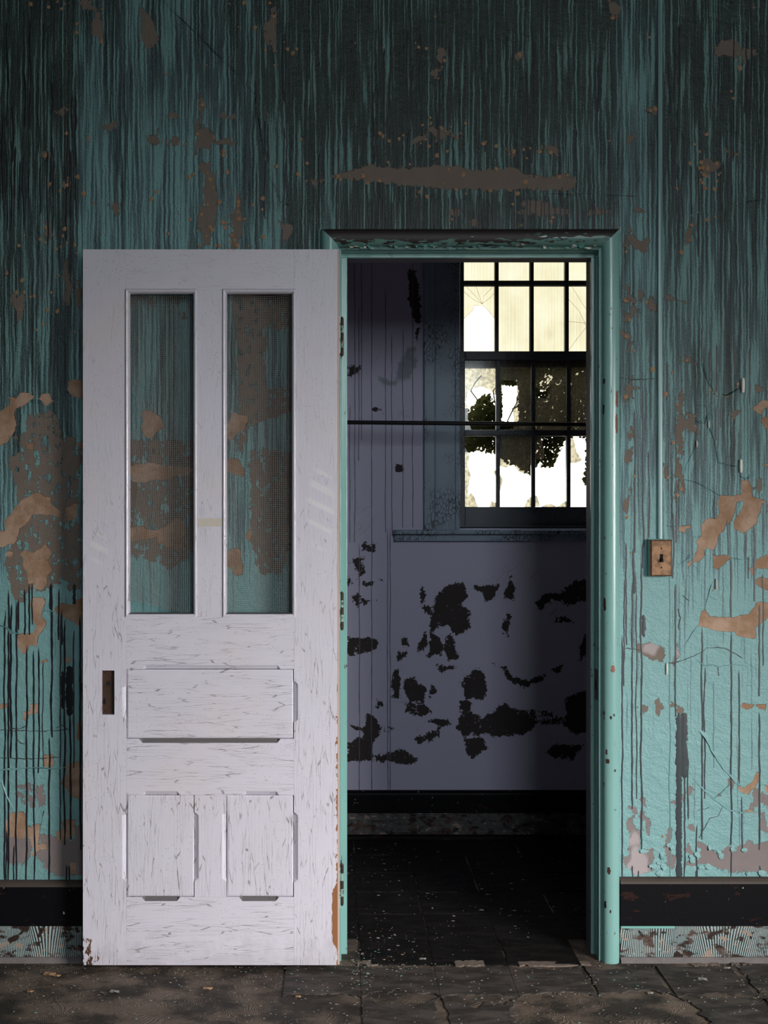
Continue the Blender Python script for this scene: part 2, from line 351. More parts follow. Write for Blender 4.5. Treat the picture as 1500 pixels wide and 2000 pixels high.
M = dict(
    wall=mat_wall(), far=mat_far_wall(),
    door_v=mat_door('crazed_white_door_paint_upright', True), door_h=mat_door('crazed_white_door_paint_level', False),
    stop_v=mat_door('glossy_white_stop_paint_upright', True, 0, .20, .9), stop_h=mat_door('glossy_white_stop_paint_level', False, 0, .20, .9),
    door_grime=mat_door('dusty_door_ledge_paint', False, .88),
    trim=mat_trim('chipped_teal_trim_paint', .70), trim_r=mat_trim('worn_teal_trim_paint', .665),
    trim_head=mat_trim('flaking_teal_head_paint', .6, (.017, .010, .009, 1), (.135, .275, .245, 1), False, True),
    black=mat_blackboard(), glue=mat_glue(), glue_far=mat_glue('far_baseboard_glue', (.14, .17, .18, 1), .52, True),
    cap=mat_simple('worn_brown_baseboard_cap', (.075, .058, .048, 1), (.045, .034, .030, 1), 14, .7, .001),
    ledge=mat_simple('dirty_plaster_ledge', (.22, .20, .20, 1), (.10, .09, .09, 1), 30, .8, .002),
    floor=mat_floor(),
    board=mat_simple('bare_grey_board', (.25, .20, .17, 1), (.10, .078, .066, 1), 34, .8, .002, 60, .2),
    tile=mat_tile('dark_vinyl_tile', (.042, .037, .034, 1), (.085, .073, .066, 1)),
    tile_b=mat_tile('near_black_vinyl_tile', (.0065, .006, .006, 1), (.014, .0125, .012, 1)),  # same tile pattern in a much darker colour
    plaster=mat_simple('dull_plaster', (.13, .17, .165, 1), (.10, .13, .125, 1), 3, .8, .001),
    lav=mat_simple('lavender_plaster', (.40, .38, .46, 1), (.32, .31, .38, 1), 5, .7, .001),
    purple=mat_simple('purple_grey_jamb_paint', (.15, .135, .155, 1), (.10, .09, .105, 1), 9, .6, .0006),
    blue=mat_crackled('crackled_blue_grey_paint', (.27, .36, .46, 1), (.215, .30, .39, 1)),
    sash=mat_crackled('dark_blue_grey_sash_paint', (.105, .125, .15, 1), (.06, .075, .09, 1)),
    wood=mat_simple('bare_stained_wood', (.075, .034, .019, 1), (.022, .012, .009, 1), 30, .75, .001),
    void=mat_simple('painted_hole_dark', (.006, .005, .005, 1), None, 10, .9),  # flat black standing in for the shade inside holes and slots
    iron=mat_simple('rusted_iron', (.060, .042, .036, 1), (.022, .018, .017, 1), 90, .55, .001, 200, .4, .4),
    hinge=mat_trim('flaked_painted_hinge', .52, (.045, .030, .026, 1), (.25, .45, .41, 1)),
    rod=mat_simple('dark_iron_rod', (.012, .012, .014, 1), (.02, .02, .022, 1), 40, .5, .0, 80, .4, .3),
    wire=mat_simple('dull_galvanised_wire', (.36, .345, .33, 1), (.22, .205, .19, 1), 60, .5, .0, 80, .4, .45),
    drip=mat_simple('dark_tar_drip', (.024, .034, .042, 1), (.040, .056, .066, 1), 40, .42, .0, 80, .45),
    drip_dk=mat_simple('black_drip', (.010, .012, .017, 1), (.018, .022, .028, 1), 40, .4, .0, 80, .45),
    crack=mat_simple('dark_crack_line', (.060, .075, .070, 1), (.035, .04, .038, 1), 60, .8),  # dark colour of the thin strips that draw wall cracks
    drip_faint=mat_simple('faint_drip', (.115, .25, .245, 1), (.095, .20, .20, 1), 40, .45),
    drip_far=mat_simple('grey_drip', (.15, .145, .19, 1), (.10, .095, .125, 1), 40, .5),
    flake=mat_simple('curled_teal_paint_flake', (.21, .47, .43, 1), (.17, .40, .37, 1), 30, .36, .0006),
    flake_dk=mat_simple('sooty_paint_flake', (.045, .080, .082, 1), (.025, .042, .045, 1), 60, .4, .0006),
    flake_mid=mat_simple('greyed_paint_flake', (.13, .25, .25, 1), (.09, .17, .18, 1), 60, .4, .0006),
    flake_in=mat_simple('pale_flake_underside', (.90, .87, .80, 1), (.80, .74, .66, 1), 40, .6),
    chip_tan=mat_simple('tan_plaster_chip', (.46, .29, .17, 1), (.33, .19, .10, 1), 60, .7),
    chip_pale=mat_simple('pale_paint_debris', (.34, .33, .31, 1), (.20, .19, .18, 1), 15, .7),
    chip_teal=mat_simple('teal_paint_debris', (.20, .42, .38, 1), (.13, .28, .26, 1), 15, .7),
    tape=mat_simple('yellowed_tape', (.66, .61, .53, 1), (.58, .53, .47, 1), 40, .5),
    pink=mat_simple('pink_undercoat', (.62, .46, .39, 1), (.55, .42, .38, 1), 30, .5, .0008),
    brick_red=mat_simple('red_brown_undercoat', (.27, .105, .075, 1), (.20, .08, .06, 1), 40, .45),
    brass=mat_brass(), blackplastic=mat_simple('black_bakelite', (.010, .009, .009, 1), None, 20, .35),
    glass_up=mat_glass('ribbed_cream_glass', (.60, .58, .50, 1)), glass_clean=mat_glass('clean_ribbed_glass', (.72, .71, .66, 1)), glass_lo=mat_glass('grimy_ribbed_glass', (.56, .54, .465, 1), .30, .055),
    leaf=mat_leaf(),
)

# ------------------------------------------------------------------ masks on grids
def poly_sdf(px, pz, poly):
    """signed distance, positive inside"""
    n = len(poly); d = np.full(px.shape, 1e9); inside = np.zeros(px.shape, bool)
    for i in range(n):
        ax, az = poly[i]; bx, bz = poly[(i+1) % n]
        ex, ez = bx-ax, bz-az; wx, wz = px-ax, pz-az
        t = np.clip((wx*ex+wz*ez)/max(ex*ex+ez*ez, 1e-12), 0, 1)
        d = np.minimum(d, (wx-ex*t)**2+(wz-ez*t)**2)
        c = ((az > pz) != (bz > pz)) & (px < (bx-ax)*(pz-az)/((bz-az) if abs(bz-az) > 1e-12 else 1e-12)+ax)
        inside ^= c
    d = np.sqrt(d); return np.where(inside, d, -d)
class Mask:
    def __init__(s, X, Z, Y): s.X, s.Z, s.Y = X, Z, Y; s.v = np.full(X.shape, -.06)
    def poly(s, pts, cap=.05, mg=.06):
        p = [W(a, b, s.Y) for a, b in pts]; xs = [q[0] for q in p]; zs = [q[1] for q in p]
        ix = (s.X > min(xs)-mg) & (s.X < max(xs)+mg) & (s.Z > min(zs)-mg) & (s.Z < max(zs)+mg)
        if ix.any(): s.v[ix] = np.maximum(s.v[ix], np.minimum(poly_sdf(s.X[ix], s.Z[ix], p), cap))
    def ell(s, cx, cy, rx, ry, cap=.05, k=1.0):
        X, Z = W(cx, cy, s.Y); sc = (CD+s.Y)/FPX; a, b = rx*sc, ry*sc
        th = np.arctan2((s.Z-Z)/b, (s.X-X)/a); q = np.sqrt(((s.X-X)/a)**2+((s.Z-Z)/b)**2)*(1+.20*np.sin(2*th+cx)+.16*np.sin(3*th+cy)+.10*np.sin(5*th+cx+cy)); s.v = np.maximum(s.v, np.minimum((1-q)*min(a, b)*k, cap))
    def cut(s, pts):
        p = [W(a, b, s.Y) for a, b in pts]; s.v = np.minimum(s.v, -poly_sdf(s.X, s.Z, p))
def grid_wall(name, xs, zs, Y, hole, mat, attrs, back=False):
    nx, nz = len(xs), len(zs)
    XX, ZZ = np.meshgrid(xs, zs)
    co = np.stack([XX.ravel(), np.full(nx*nz, Y), ZZ.ravel()], 1).astype(np.float32)
    i, j = np.meshgrid(np.arange(nx-1), np.arange(nz-1))
    i, j = i.ravel(), j.ravel()
    cx = (xs[i]+xs[i+1])/2; cz = (zs[j]+zs[j+1])/2
    keep = ~((cx > hole[0]) & (cx < hole[1]) & (cz > hole[2]) & (cz < hole[3]))
    i, j = i[keep], j[keep]
    q = np.stack([j*nx+i, j*nx+i+1, (j+1)*nx+i+1, (j+1)*nx+i], 1).astype(np.int32)
    me = bpy.data.meshes.new(name)
    me.vertices.add(len(co)); me.vertices.foreach_set('co', co.ravel())
    me.loops.add(q.size); me.loops.foreach_set('vertex_index', q.ravel())
    me.polygons.add(len(q)); me.polygons.foreach_set('loop_start', np.arange(0, q.size, 4, dtype=np.int32))
    me.update(calc_edges=True); me.validate()
    for k, v in attrs(XX, ZZ).items():
        a = me.attributes.new(k, 'FLOAT', 'POINT'); a.data.foreach_set('value', v.ravel().astype(np.float32))
    me.materials.append(mat)
    o = bpy.data.objects.new(name, me); C.objects.link(o); return o
def axis(lo, hi, step, brk, ext):
    a = sorted(set([lo, hi] + [b for b in brk if lo < b < hi])); out = []
    for p, q in zip(a, a[1:]): out += list(np.linspace(p, q, max(2, int(round((q-p)/step))+1)))[:-1]
    return np.array(sorted(set([e for e in ext if e < lo] + out + [hi] + [e for e in ext if e > hi])))

# opening of the doorway
OX0, OX1, OZ = .0185, .825, 2.2275        # rebated opening
HX0, HX1, HZ = .0085, .835, 2.2375        # rough hole in the plaster
WT = .105                                 # wall thickness
RX0, RX1, RYB, RZ = -2.9, 3.2, -6.2, 3.6  # front room
BX0, BX1, BY, BZ = -.95, 2.2, 1.362, 3.2  # small back room

def front_attrs(XX, ZZ):
    tan, grey, pale = Mask(XX, ZZ, 0), Mask(XX, ZZ, 0), Mask(XX, ZZ, 0)
    T = lambda *a: tan.poly(pts_of(*a)); 
    # right of the doorway
    R = (1300, 680, 6.25); R2 = (1300, 1000, 6.25); R3 = (1210, 1380, 5.17)
    T(*R, '640,1830 670,1790 820,1810 930,1770 920,1620 900,1590 960,1610 1015,1600 1035,1660 1065,1815 1150,1840 1240,1880 1165,1910 1165,2000 1150,2010 1120,2110 1070,2185 950,2265 880,2220 830,2200 850,2060 890,2045 960,1870 860,1870 840,1990 820,2080 780,2130 720,2165 725,2215 640,2290 635,2370 580,2475 505,2435 475,2470 470,2540 410,2610 345,2610 280,2685 260,2630 340,2570 350,2510 400,2435 370,2350 445,2285 420,2150 475,2135 480,2100 540,2070 620,2075 650,2020')
    T(*R2, '165,165 300,165 300,200 250,210 245,260 160,240'); T(*R2, '565,490 620,540 700,525 820,560 820,580 760,585 640,710 570,680 590,600')
    T(*R2, '1080,640 1120,570 1300,500 1300,680 1180,700 1120,670 1060,780 1025,690 1080,665'); T(*R2, '1090,820 1180,790 1300,830 1300,950 1220,960 1100,870')
    T(*R2, '430,1220 480,1195 540,1275 800,1290 940,1255 1020,1250 1040,1190 1090,1160 1100,1090 1210,1100 1300,1130 1300,1250 1180,1350 1110,1400 1110,1520 1075,1550 960,1530 860,1500 850,1460 640,1460 520,1410 390,1400')
    T(*R2, '540,970 560,870 600,935 560,980')
    T(*R, '1050,730 1110,690 1190,640 1270,640 1270,700 1190,760 1170,820 1110,780'); T(*R, '1165,860 1190,830 1270,850 1270,960 1230,985 1160,900')
    T(*R, '340,1230 350,1180 400,1195'); T(*R, '1150,1430 1270,1405 1270,1440 1150,1440'); T(*R, '535,410 560,480 640,580 600,590 550,520'); T(*R, '860,420 900,410 905,510 870,520 890,470'); T(*R, '690,575 800,575 740,605')
    T(*R3, '1200,790 1260,820 1330,760 1400,640 1410,740 1360,830 1300,890 1190,840'); T(*R3, '1250,1060 1300,1030 1390,1070 1250,1078'); T(*R3, '1240,-40 1360,-20 1340,20 1270,35 1230,0'); T(*R3, '1380,-20 1480,-20 1470,45 1390,5'); T(*R3, '1010,870 1030,910 990,900'); T(*R3, '1460,800 1500,790 1500,880 1470,860')
    # left of the door
    A = (0, 720, 6.667); B = (0, 1020, 6.667); D = (0, 1340, 5.128)
    T(*A, '110,350 160,360 215,400 260,300 370,320 460,370 370,430 290,500 200,520 180,600 215,720 230,750 150,880 100,960 -40,1030 -40,590 110,480 130,440')
    T(*A, '490,390 560,325 640,330 680,410 730,420 600,500 560,430'); T(*A, '880,150 960,135 1020,160 1120,140 1120,400 950,370 880,280 890,220'); T(*A, '340,1000 400,960 460,980 440,1060 380,1050')
    T(*A, '50,1980 150,1890 210,1780 330,1680 430,1640 520,1610 560,1660 660,1680 680,1760 790,1860 770,1950 640,1900 520,1900 420,1900 370,2000 330,2040 250,2090 240,2170 210,2230 200,2285 100,2290 90,2325 -40,2330 -40,2110 70,2110')
    T(*A, '840,1830 930,1760 1010,1760 1000,1960 880,1980'); T(*A, '980,970 1060,940 1120,960 1120,1060 1050,1040')
    T(*B, '260,400 320,360 440,400 600,290 690,400 620,500 690,620 620,700 600,840 540,885 450,860 440,790 370,800 350,640 290,560 300,480')
    T(*B, '410,980 560,970 590,1050 560,1130 540,1230 600,1290 580,1380 500,1480 480,1610 380,1600 360,1700 290,1720 240,1620 220,1470 260,1450 430,1440 470,1370 430,1250 400,1080')
    T(*B, '710,1120 800,1050 920,1070 1000,1010 1150,960 1150,1350 1000,1350 960,1290 880,1270 800,1230 740,1190')
    T(*B, '520,1820 610,1775 620,1815 530,1835'); T(*B, '820,1790 860,1755 915,1750 915,1830 840,1825'); T(*B, '70,430 110,370 170,390 150,465')
    T(*D, '660,800 700,760 870,755 870,1155 740,1110 690,1080 660,1010 605,980 640,910 680,880')
    T(*D, '100,1270 230,1250 270,1330 260,1390 330,1430 310,1400 400,1370 405,1440 390,1560 385,1640 330,1710 300,1690 340,1640 310,1560 290,1510 210,1530 60,1500 40,1390 90,1310')
    T(*D, '620,1370 700,1330 780,1340 740,1400 760,1480 690,1530 580,1560 555,1460 640,1430'); T(*D, '310,180 395,180 390,270 330,280 280,300 270,345 240,340 230,250 300,245')
    T(*D, '440,690 530,690 540,790 470,825 435,800'); T(*D, '400,1580 460,1575 480,1640 400,1640'); T(*D, '700,1770 770,1760 760,1880 700,1880'); T(*D, '790,350 870,350 870,545 770,540 770,400'); T(*D, '670,240 730,230 720,265 680,275'); T(*D, '-30,185 110,170 100,205 -30,240')
    # behind the wire screens of the open door
    for e in ((297, 828, 24, 20), (300, 922, 48, 20), (275, 1042, 22, 16), (335, 1045, 32, 22), (462, 828, 18, 22), (458, 912, 16, 18), (458, 1095, 15, 28), (486, 1045, 7, 9)): tan.ell(*e)
    # grey-brown scars where the paint came off
    G = lambda *a, **k: grey.poly(pts_of(*a), **k)
    for e in ((290, 62, 17, 27), (190, 52, 12, 20), (530, 58, 13, 30), (170, 8, 14, 9), (122, 216, 13, 7), (400, 270, 15, 24), (392, 205, 8, 14), (385, 247, 8, 10), (410, 370, 15, 28), (405, 430, 18, 40), (462, 440, 10, 52),
              (400, 325, 8, 11), (337, 225, 9, 7), (342, 275, 13, 8), (445, 230, 10, 8), (445, 277, 13, 6), (300, 272, 9, 13), (212, 248, 9, 10), (225, 405, 10, 14), (95, 452, 9, 13), (560, 450, 11, 14), (130, 357, 7, 9), (87, 300, 6, 10),
              (1055, 408, 36, 16), (925, 435, 18, 6), (890, 418, 11, 8), (1167, 414, 17, 8), (862, 263, 30, 8), (820, 270, 12, 6), (1075, 292, 15, 8), (1000, 300, 10, 6), (1425, 95, 22, 20), (1460, 105, 17, 10), (1200, 17, 10, 17),
              (1387, 325, 14, 16), (862, 105, 10, 10), (852, 142, 8, 11), (1235, 272, 8, 9), (1230, 465, 7, 15), (1255, 480, 13, 14), (1347, 460, 8, 15), (1015, 105, 6, 10), (1432, 300, 9, 6), (620, 355, 9, 6), (1250, 410, 8, 6), (1275, 215, 8, 8),
              (1232, 584, 9, 14), (1237, 608, 8, 14), (1226, 620, 7, 9), (1275, 597, 7, 12), (1313, 585, 11, 6), (1252, 577, 6, 6), (1226, 658, 9, 6), (1229, 676, 5, 8), (1229, 768, 7, 18), (1236, 758, 9, 5), (1234, 848, 7, 11), (1229, 890, 6, 16), (1222, 989, 6, 16),
              (1345, 704, 9, 7), (1327, 704, 5, 6), (1328, 800, 8, 28), (1329, 835, 9, 22), (1328, 862, 8, 22), (1326, 925, 8, 22), (1322, 952, 7, 14), (1350, 815, 8, 10), (1350, 835, 6, 12), (1437, 808, 6, 8), (1483, 760, 8, 6), (1483, 950, 6, 18), (1300, 920, 4, 12),
              (1257, 1385, 10, 7), (1290, 1381, 13, 7), (1326, 1386, 8, 8), (1318, 1568, 5, 6), (1320, 1580, 5, 5), (1237, 1580, 6, 6), (1347, 1542, 5, 7), (1330, 1555, 5, 9), (1252, 1604, 4, 12), (1265, 1606, 5, 12), (1478, 1555, 8, 12), (1495, 1567, 8, 14), (1490, 1610, 8, 12), (1427, 1530, 8, 5), (1345, 1660, 8, 8),
              (1257, 1566, 5, 5), (1467, 1577, 6, 5), (1350, 1616, 5, 5)): grey.ell(*e)
    grey.poly([(645, 345), (690, 330), (720, 322), (800, 328), (860, 322), (930, 332), (1000, 326), (1040, 345), (1110, 340), (1128, 355), (1110, 372), (1040, 370), (960, 372), (850, 368), (760, 358), (700, 352)])
    G(*R3, '770,1350 880,1400 1000,1500 1140,1390 1180,1440 1290,1360 1560,1370 1560,1680 1380,1680 1150,1660 1000,1640 900,1590 780,1600 660,1610 680,1560 770,1540 830,1520')
    G(*R3, '100,1100 150,1110 140,1180 200,1310 180,1450 270,1440 340,1440 350,1530 320,1590 340,1650 210,1700 170,1710 130,1640 40,1640 40,1530 90,1480 100,1300 80,1200')
    G(*R3, '500,1230 530,1330 480,1400 520,1480 560,1540 560,1640 450,1600 470,1500 450,1400 460,1280')
    G(*D, '390,1480 540,1500 880,1570 880,1840 740,1900 560,1900 430,1830 420,1770 360,1690 400,1600')
    G(*D, '40,1520 290,1520 330,1700 220,1800 100,1760 30,1740 50,1640'); G(*D, '150,1000 350,980 450,1010 460,1180 340,1220 250,1190 150,1080', cap=.002); G(*D, '480,1050 600,1060 600,1300 500,1300', cap=-.006); G(*D, '740,1380 870,1380 870,1600 760,1570', cap=.01)
    G(*A, '330,640 680,560 780,700 790,900 1000,860 1060,1000 1010,1740 860,1900 1000,2000 1050,2000 1050,2850 900,2860 720,2800 600,2880 350,2900 320,3030 180,2990 60,2500 300,2000 250,1800 170,1400 60,1250 40,1200 180,1150 320,1050 200,900 330,800', cap=.0035)
    grey.poly([(25, 560), (150, 545), (158, 640), (120, 720), (60, 700), (20, 640)], cap=-.010)
    grey.ell(37, 600, 9, 26); grey.ell(132, 557, 8, 40); grey.ell(152, 575, 7, 20)
    # scars seen through the screens
    grey.poly([(455, 570), (575, 570), (578, 640), (520, 645), (515, 700), (520, 760), (575, 760), (578, 800), (490, 830), (470, 900), (465, 700)], cap=.004)
    grey.poly([(488, 880), (578, 880), (578, 1060), (545, 1120), (505, 1120), (490, 1060)], cap=.004)
    grey.poly([(250, 700), (380, 690), (380, 860), (250, 870)], cap=-.012); grey.poly([(250, 860), (382, 860), (382, 1080), (330, 1110), (250, 1080)], cap=.003)
    grey.poly([(250, 566), (382, 566), (382, 620), (250, 620)], cap=-.004)
    pale.ell(1272, 1265, 17, 12); grey.ell(1275, 1272, 22, 18); grey.ell(1323, 1275, 5, 11); pale.ell(1323, 1275, 6, 12); pale.ell(1240, 1640, 14, 10); pale.ell(1246, 1690, 24, 24); pale.ell(1360, 830, 2, 2)
    pv = np.clip((pale.v+.004)/.008, 0, 1)
    # how far the sooty run-off has covered the paint
    px = XX*FPX/CD+PX0; py = PY0-(ZZ-CH)*FPX/CD
    base = np.interp(py, [-200, 0, 200, 450, 650, 850, 1000, 1120, 1230, 2000], [.80, .78, .70, .60, .60, .55, .47, .30, .10, .0])
    side = np.interp(px, [-300, 20, 130, 160, 480, 560, 1180, 1215, 1290, 1310, 1800], [.10, .12, .06, -.09, -.08, .10, .12, -.08, -.05, .06, .06])
    side = side*np.interp(py, [-200, 500, 800, 1200], [1, .9, .5, 0])
    st = base+side
    bl = lambda cx, cy, rx, ry, a: a*np.exp(-((px-cx)/rx)**2-((py-cy)/ry)**2)
    st += bl(100, 130, 50, 260, .22)+bl(20, 560, 25, 200, .10)+bl(780, 120, 260, 140, .12)+bl(900, 420, 260, 50, .08)+bl(1400, 120, 80, 150, .10)+bl(1385, 760, 40, 120, .10)+bl(1445, 880, 30, 70, .08)+bl(520, 260, 40, 130, .10)
    st += bl(420, 200, 40, 200, -.05)+bl(1340, 900, 40, 150, -.08)+bl(1290, 1140, 30, 40, -.25)
    st += np.where((px < 165) & (py > 1150), -.05, 0)
    soot = np.clip(st, 0, 1.1); st = np.where(st > .5, .5+.42*(st-.5), st)
    return dict(tan=tan.v, grey=grey.v, pale=pv, stain=np.clip(st, -.2, 1.15), soot=soot)
xs = axis(-1.75, 2.0, .0065, [HX0, HX1], [RX0, -2.5, -2.1, 2.3, 2.7, RX1]); zs = axis(0, 3.3, .0065, [HZ], [RZ])
wall_front = grid_wall('wall_front', xs, zs, 0.0, (HX0, HX1, -1, HZ), M['wall'], front_attrs)
tag(wall_front, 'teal plaster wall with peeling streaked paint around the doorway', 'wall', kind='structure')
bm = bmesh.new()
for b in ((RX0, HX0, .004, WT, 0, RZ), (HX1, RX1, .004, WT, 0, RZ), (HX0, HX1, .004, WT, HZ, RZ)): add_box(bm, *b)
bm_obj('wall_core', bm, M['lav'], wall_front)

def far_attrs(XX, ZZ):
    d, b = Mask(XX, ZZ, BY), Mask(XX, ZZ, BY)
    K = (640, 1050, 2.5); P = lambda t, cap=.011: d.poly(pts_of(*K, t), cap)
    P('590,225 660,220 690,290 650,330 690,350 690,440 630,480 590,430 530,440 500,470 500,400 520,350 530,280'); P('500,470 560,480 560,570 490,580'); P('560,520 600,470 640,590 590,600'); P('700,235 830,235 820,290 770,315 750,270')
    P('1010,320 1070,270 1110,280 1210,210 1300,210 1300,290 1180,330 1100,300 1050,350'); P('95,490 190,490 250,500 230,550 110,580 95,560')
    P('310,680 340,645 360,690 350,780 320,780'); P('370,700 420,685 480,740 470,810 400,800 375,760'); P('380,800 470,820 500,850 450,880 380,850', .008)
    P('650,700 720,640 760,650 780,740 760,790 680,790'); P('640,800 700,790 690,850 760,880 870,810 900,830 1000,870 1010,930 960,960 870,970 760,960 660,970 630,930 650,860'); P('880,850 1000,840 1180,880 1180,910 1010,910', .004)
    P('815,620 870,630 900,680 980,700 1060,670 1050,700 960,730 890,700'); P('1090,650 1160,610 1130,660'); P('1200,760 1300,750 1300,940 1210,960 1150,920 1170,860 1150,800', .012); P('1060,1050 1110,1010 1240,1010 1200,1080 1140,1085', .01)
    P('660,980 760,980 780,1030 710,1080 680,1050'); P('95,1000 180,960 190,860 230,870 260,940 220,1000 220,1090 95,1090'); P('230,1070 300,1050 370,1035 440,1090 400,1105 330,1095 240,1090'); P('420,980 500,950 540,930 540,970 450,1010'); P('110,920 320,930 300,950 180,960', .002)
    P('170,30 230,30 230,70 170,70', .006); P('130,120 180,130 190,170 150,190'); P('120,290 150,265 160,330 140,345'); P('160,300 240,305 180,325'); P('95,190 110,190 120,220 95,230')
    for e in ((995, 1157, 11, 14), (989, 1221, 8, 15), (825, 1162, 6, 10), (836, 1190, 9, 8), (826, 1258, 9, 14), (782, 1280, 8, 7), (792, 1256, 6, 7), (870, 1305, 16, 6), (720, 1140, 12, 5), (863, 1190, 5, 5), (995, 1128, 5, 4), (740, 1375, 5, 9), (845, 1350, 6, 8), (1140, 1270, 9, 16), (1100, 1212, 12, 5), (702, 1095, 9, 7), (860, 1410, 14, 7)): d.ell(*e)
    d.poly(pts_of(670, 500, 5.556, '700,190 780,120 800,250 835,400 840,740 790,720 720,560')); d.ell(814, 650, 3, 8); d.poly(pts_of(670, 500, 5.556, '45,1195 190,1195 170,1270 45,1310')); d.poly(pts_of(670, 500, 5.556, '320,1650 440,1650 450,1700 330,1670')); d.ell(778, 915, 6, 9)
    b.poly(pts_of(670, 500, 5.556, '400,1320 560,1350 600,1200 700,1000 780,1000 800,1200 700,1330 520,1420 420,1400'), .01)
    return dict(dark=d.v, bluegrey=b.v)
WX0, WX1, WZ0, WZ1 = .515, 1.535, 1.335, 2.80          # window hole in the far wall
xs = axis(-.15, 1.75, .007, [WX0, WX1], [BX0, -.5, BX1]); zs = axis(0, 3.0, .007, [WZ0, WZ1], [BZ])
wall_far = grid_wall('wall_far', xs, zs, BY, (WX0, WX1, WZ0, WZ1), M['far'], far_attrs)
tag(wall_far, 'lavender plaster wall with dark flaked patches around the broken window', 'wall', kind='structure')
bm = bmesh.new(); Y2 = BY + .28
for b in ((BX0, WX0, BY+.004, Y2, 0, BZ), (WX1, BX1, BY+.004, Y2, 0, BZ), (WX0, WX1, BY+.004, Y2, 0, WZ0), (WX0, WX1, BY+.004, Y2, WZ1, BZ)): add_box(bm, *b)
bm_obj('wall_core', bm, M['lav'], wall_far)

# ------------------------------------------------------------------ room shells
def struct(o, label, cat): return tag(o, label, cat, kind='structure')
def wall_with_hole(name, ax, a0, a1, pos, thick, z1, hole, mat):
    bm = bmesh.new(); h0, h1, hz0, hz1 = hole
    for (u0, u1, w0, w1) in ((a0, h0, 0, z1), (h1, a1, 0, z1), (h0, h1, 0, hz0), (h0, h1, hz1, z1)):
        p0, p1 = sorted((pos, pos + thick))
        if ax == 'y': add_box(bm, p0, p1, u0, u1, w0, w1)
        else: add_box(bm, u0, u1, p0, p1, w0, w1)
    return bm_obj(name, bm, mat)
struct(wall_with_hole('wall_right', 'y', RYB, 0, RX1, .2, RZ, (-4.05, -2.55, .8, 2.1), M['plaster']), 'dull grey-green plaster wall with a window opening beside the doorway wall', 'wall')
struct(wall_with_hole('wall_rear', 'x', RX0, RX1, RYB, -.2, RZ, (.45, 1.65, 2.05, 3.5), M['plaster']), 'dull grey-green plaster wall with a tall window opening facing the doorway', 'wall')
struct(box('wall_left', RX0-.2, RX0, RYB, 0, 0, RZ, M['plaster']), 'plain dull grey-green plaster wall facing the window opening', 'wall')
struct(box('ceiling', RX0-.2, RX1+.2, RYB-.2, WT, RZ, RZ+.1, M['plaster']), 'plain plaster ceiling over the teal room', 'ceiling')
struct(box('ceiling_far', BX0-.1, BX1+.1, WT, Y2, BZ, BZ+.1, M['lav']), 'lavender plaster ceiling over the small back room', 'ceiling')
struct(box('wall_far_left', BX0-.1, BX0, WT, Y2, 0, BZ, M['lav']), 'lavender side wall of the back room where the iron rod starts', 'wall')
struct(box('wall_far_right', BX1, BX1+.1, WT, Y2, 0, BZ, M['lav']), 'lavender side wall of the back room where the iron rod ends', 'wall')
floor = struct(box('floor', RX0-.2, RX1+.2, RYB-.2, Y2, -.12, 0, M['floor']), 'worn brown floor with old tile glue and broken dark tiles', 'floor')

# floor tiles: 9-inch vinyl, broken round the threshold, near-black in the back room
TS = .2286
def tile_outline(x0, y0, ragged):
    pts = []
    c = [(x0, y0), (x0+TS, y0), (x0+TS, y0+TS), (x0, y0+TS)]
    for k in range(4):
        (ax, ay), (bx, by) = c[k], c[(k+1) % 4]; amp = ragged[k]; n = 19 if amp else 2
        ph = random.random()*90
        for i in range(n-1):
            t = i/(n-1); dx, dy = bx-ax, by-ay; L = TS
            e = (mnoise.noise((t*3.1+ph, k*7.0, 2.0))*.5+.5+.30*mnoise.noise((t*9+ph, 3., 1.))+.22*mnoise.noise((t*23+ph, 8., 1.)))*amp*(math.sin(math.pi*t)**.35 if n > 2 else 0)
            e = max(e, 0.0); pts.append((ax+dx*t-dy/L*e, ay+dy*t+dx/L*e))
    return pts
def tile(x0, y0, ragged, mat, th=.0032, parent=floor):
    g = .0006; pts = tile_outline(x0, y0, ragged)
    cx, cy = x0+TS/2, y0+TS/2
    pts = [(cx+(x-cx)*(1-2*g/TS), cy+(y-cy)*(1-2*g/TS)) for x, y in pts]
    n = len(pts); v = [(x, y, th) for x, y in pts]+[(x, y, 0) for x, y in pts]
    f = [tuple(range(n))]+[(i, n+i, n+(i+1) % n, (i+1) % n) for i in range(n)]
    v = [(x, y, z+(.004*max(0, mnoise.noise((x*9, y*9, 4.0))) if z > 0 else 0)) for x, y, z in v]
    o = mesh_obj('floor_tile', v, f, mat, parent)
    bm = bmesh.new(); bm.from_mesh(o.data); bmesh.ops.triangulate(bm, faces=[q for q in bm.faces if len(q.verts) > 4]); bmesh.ops.recalc_face_normals(bm, faces=bm.faces); bm.to_mesh(o.data); bm.free()
    return o
tx0 = W(702, 0, 0.0)[0]
ybase = -.055
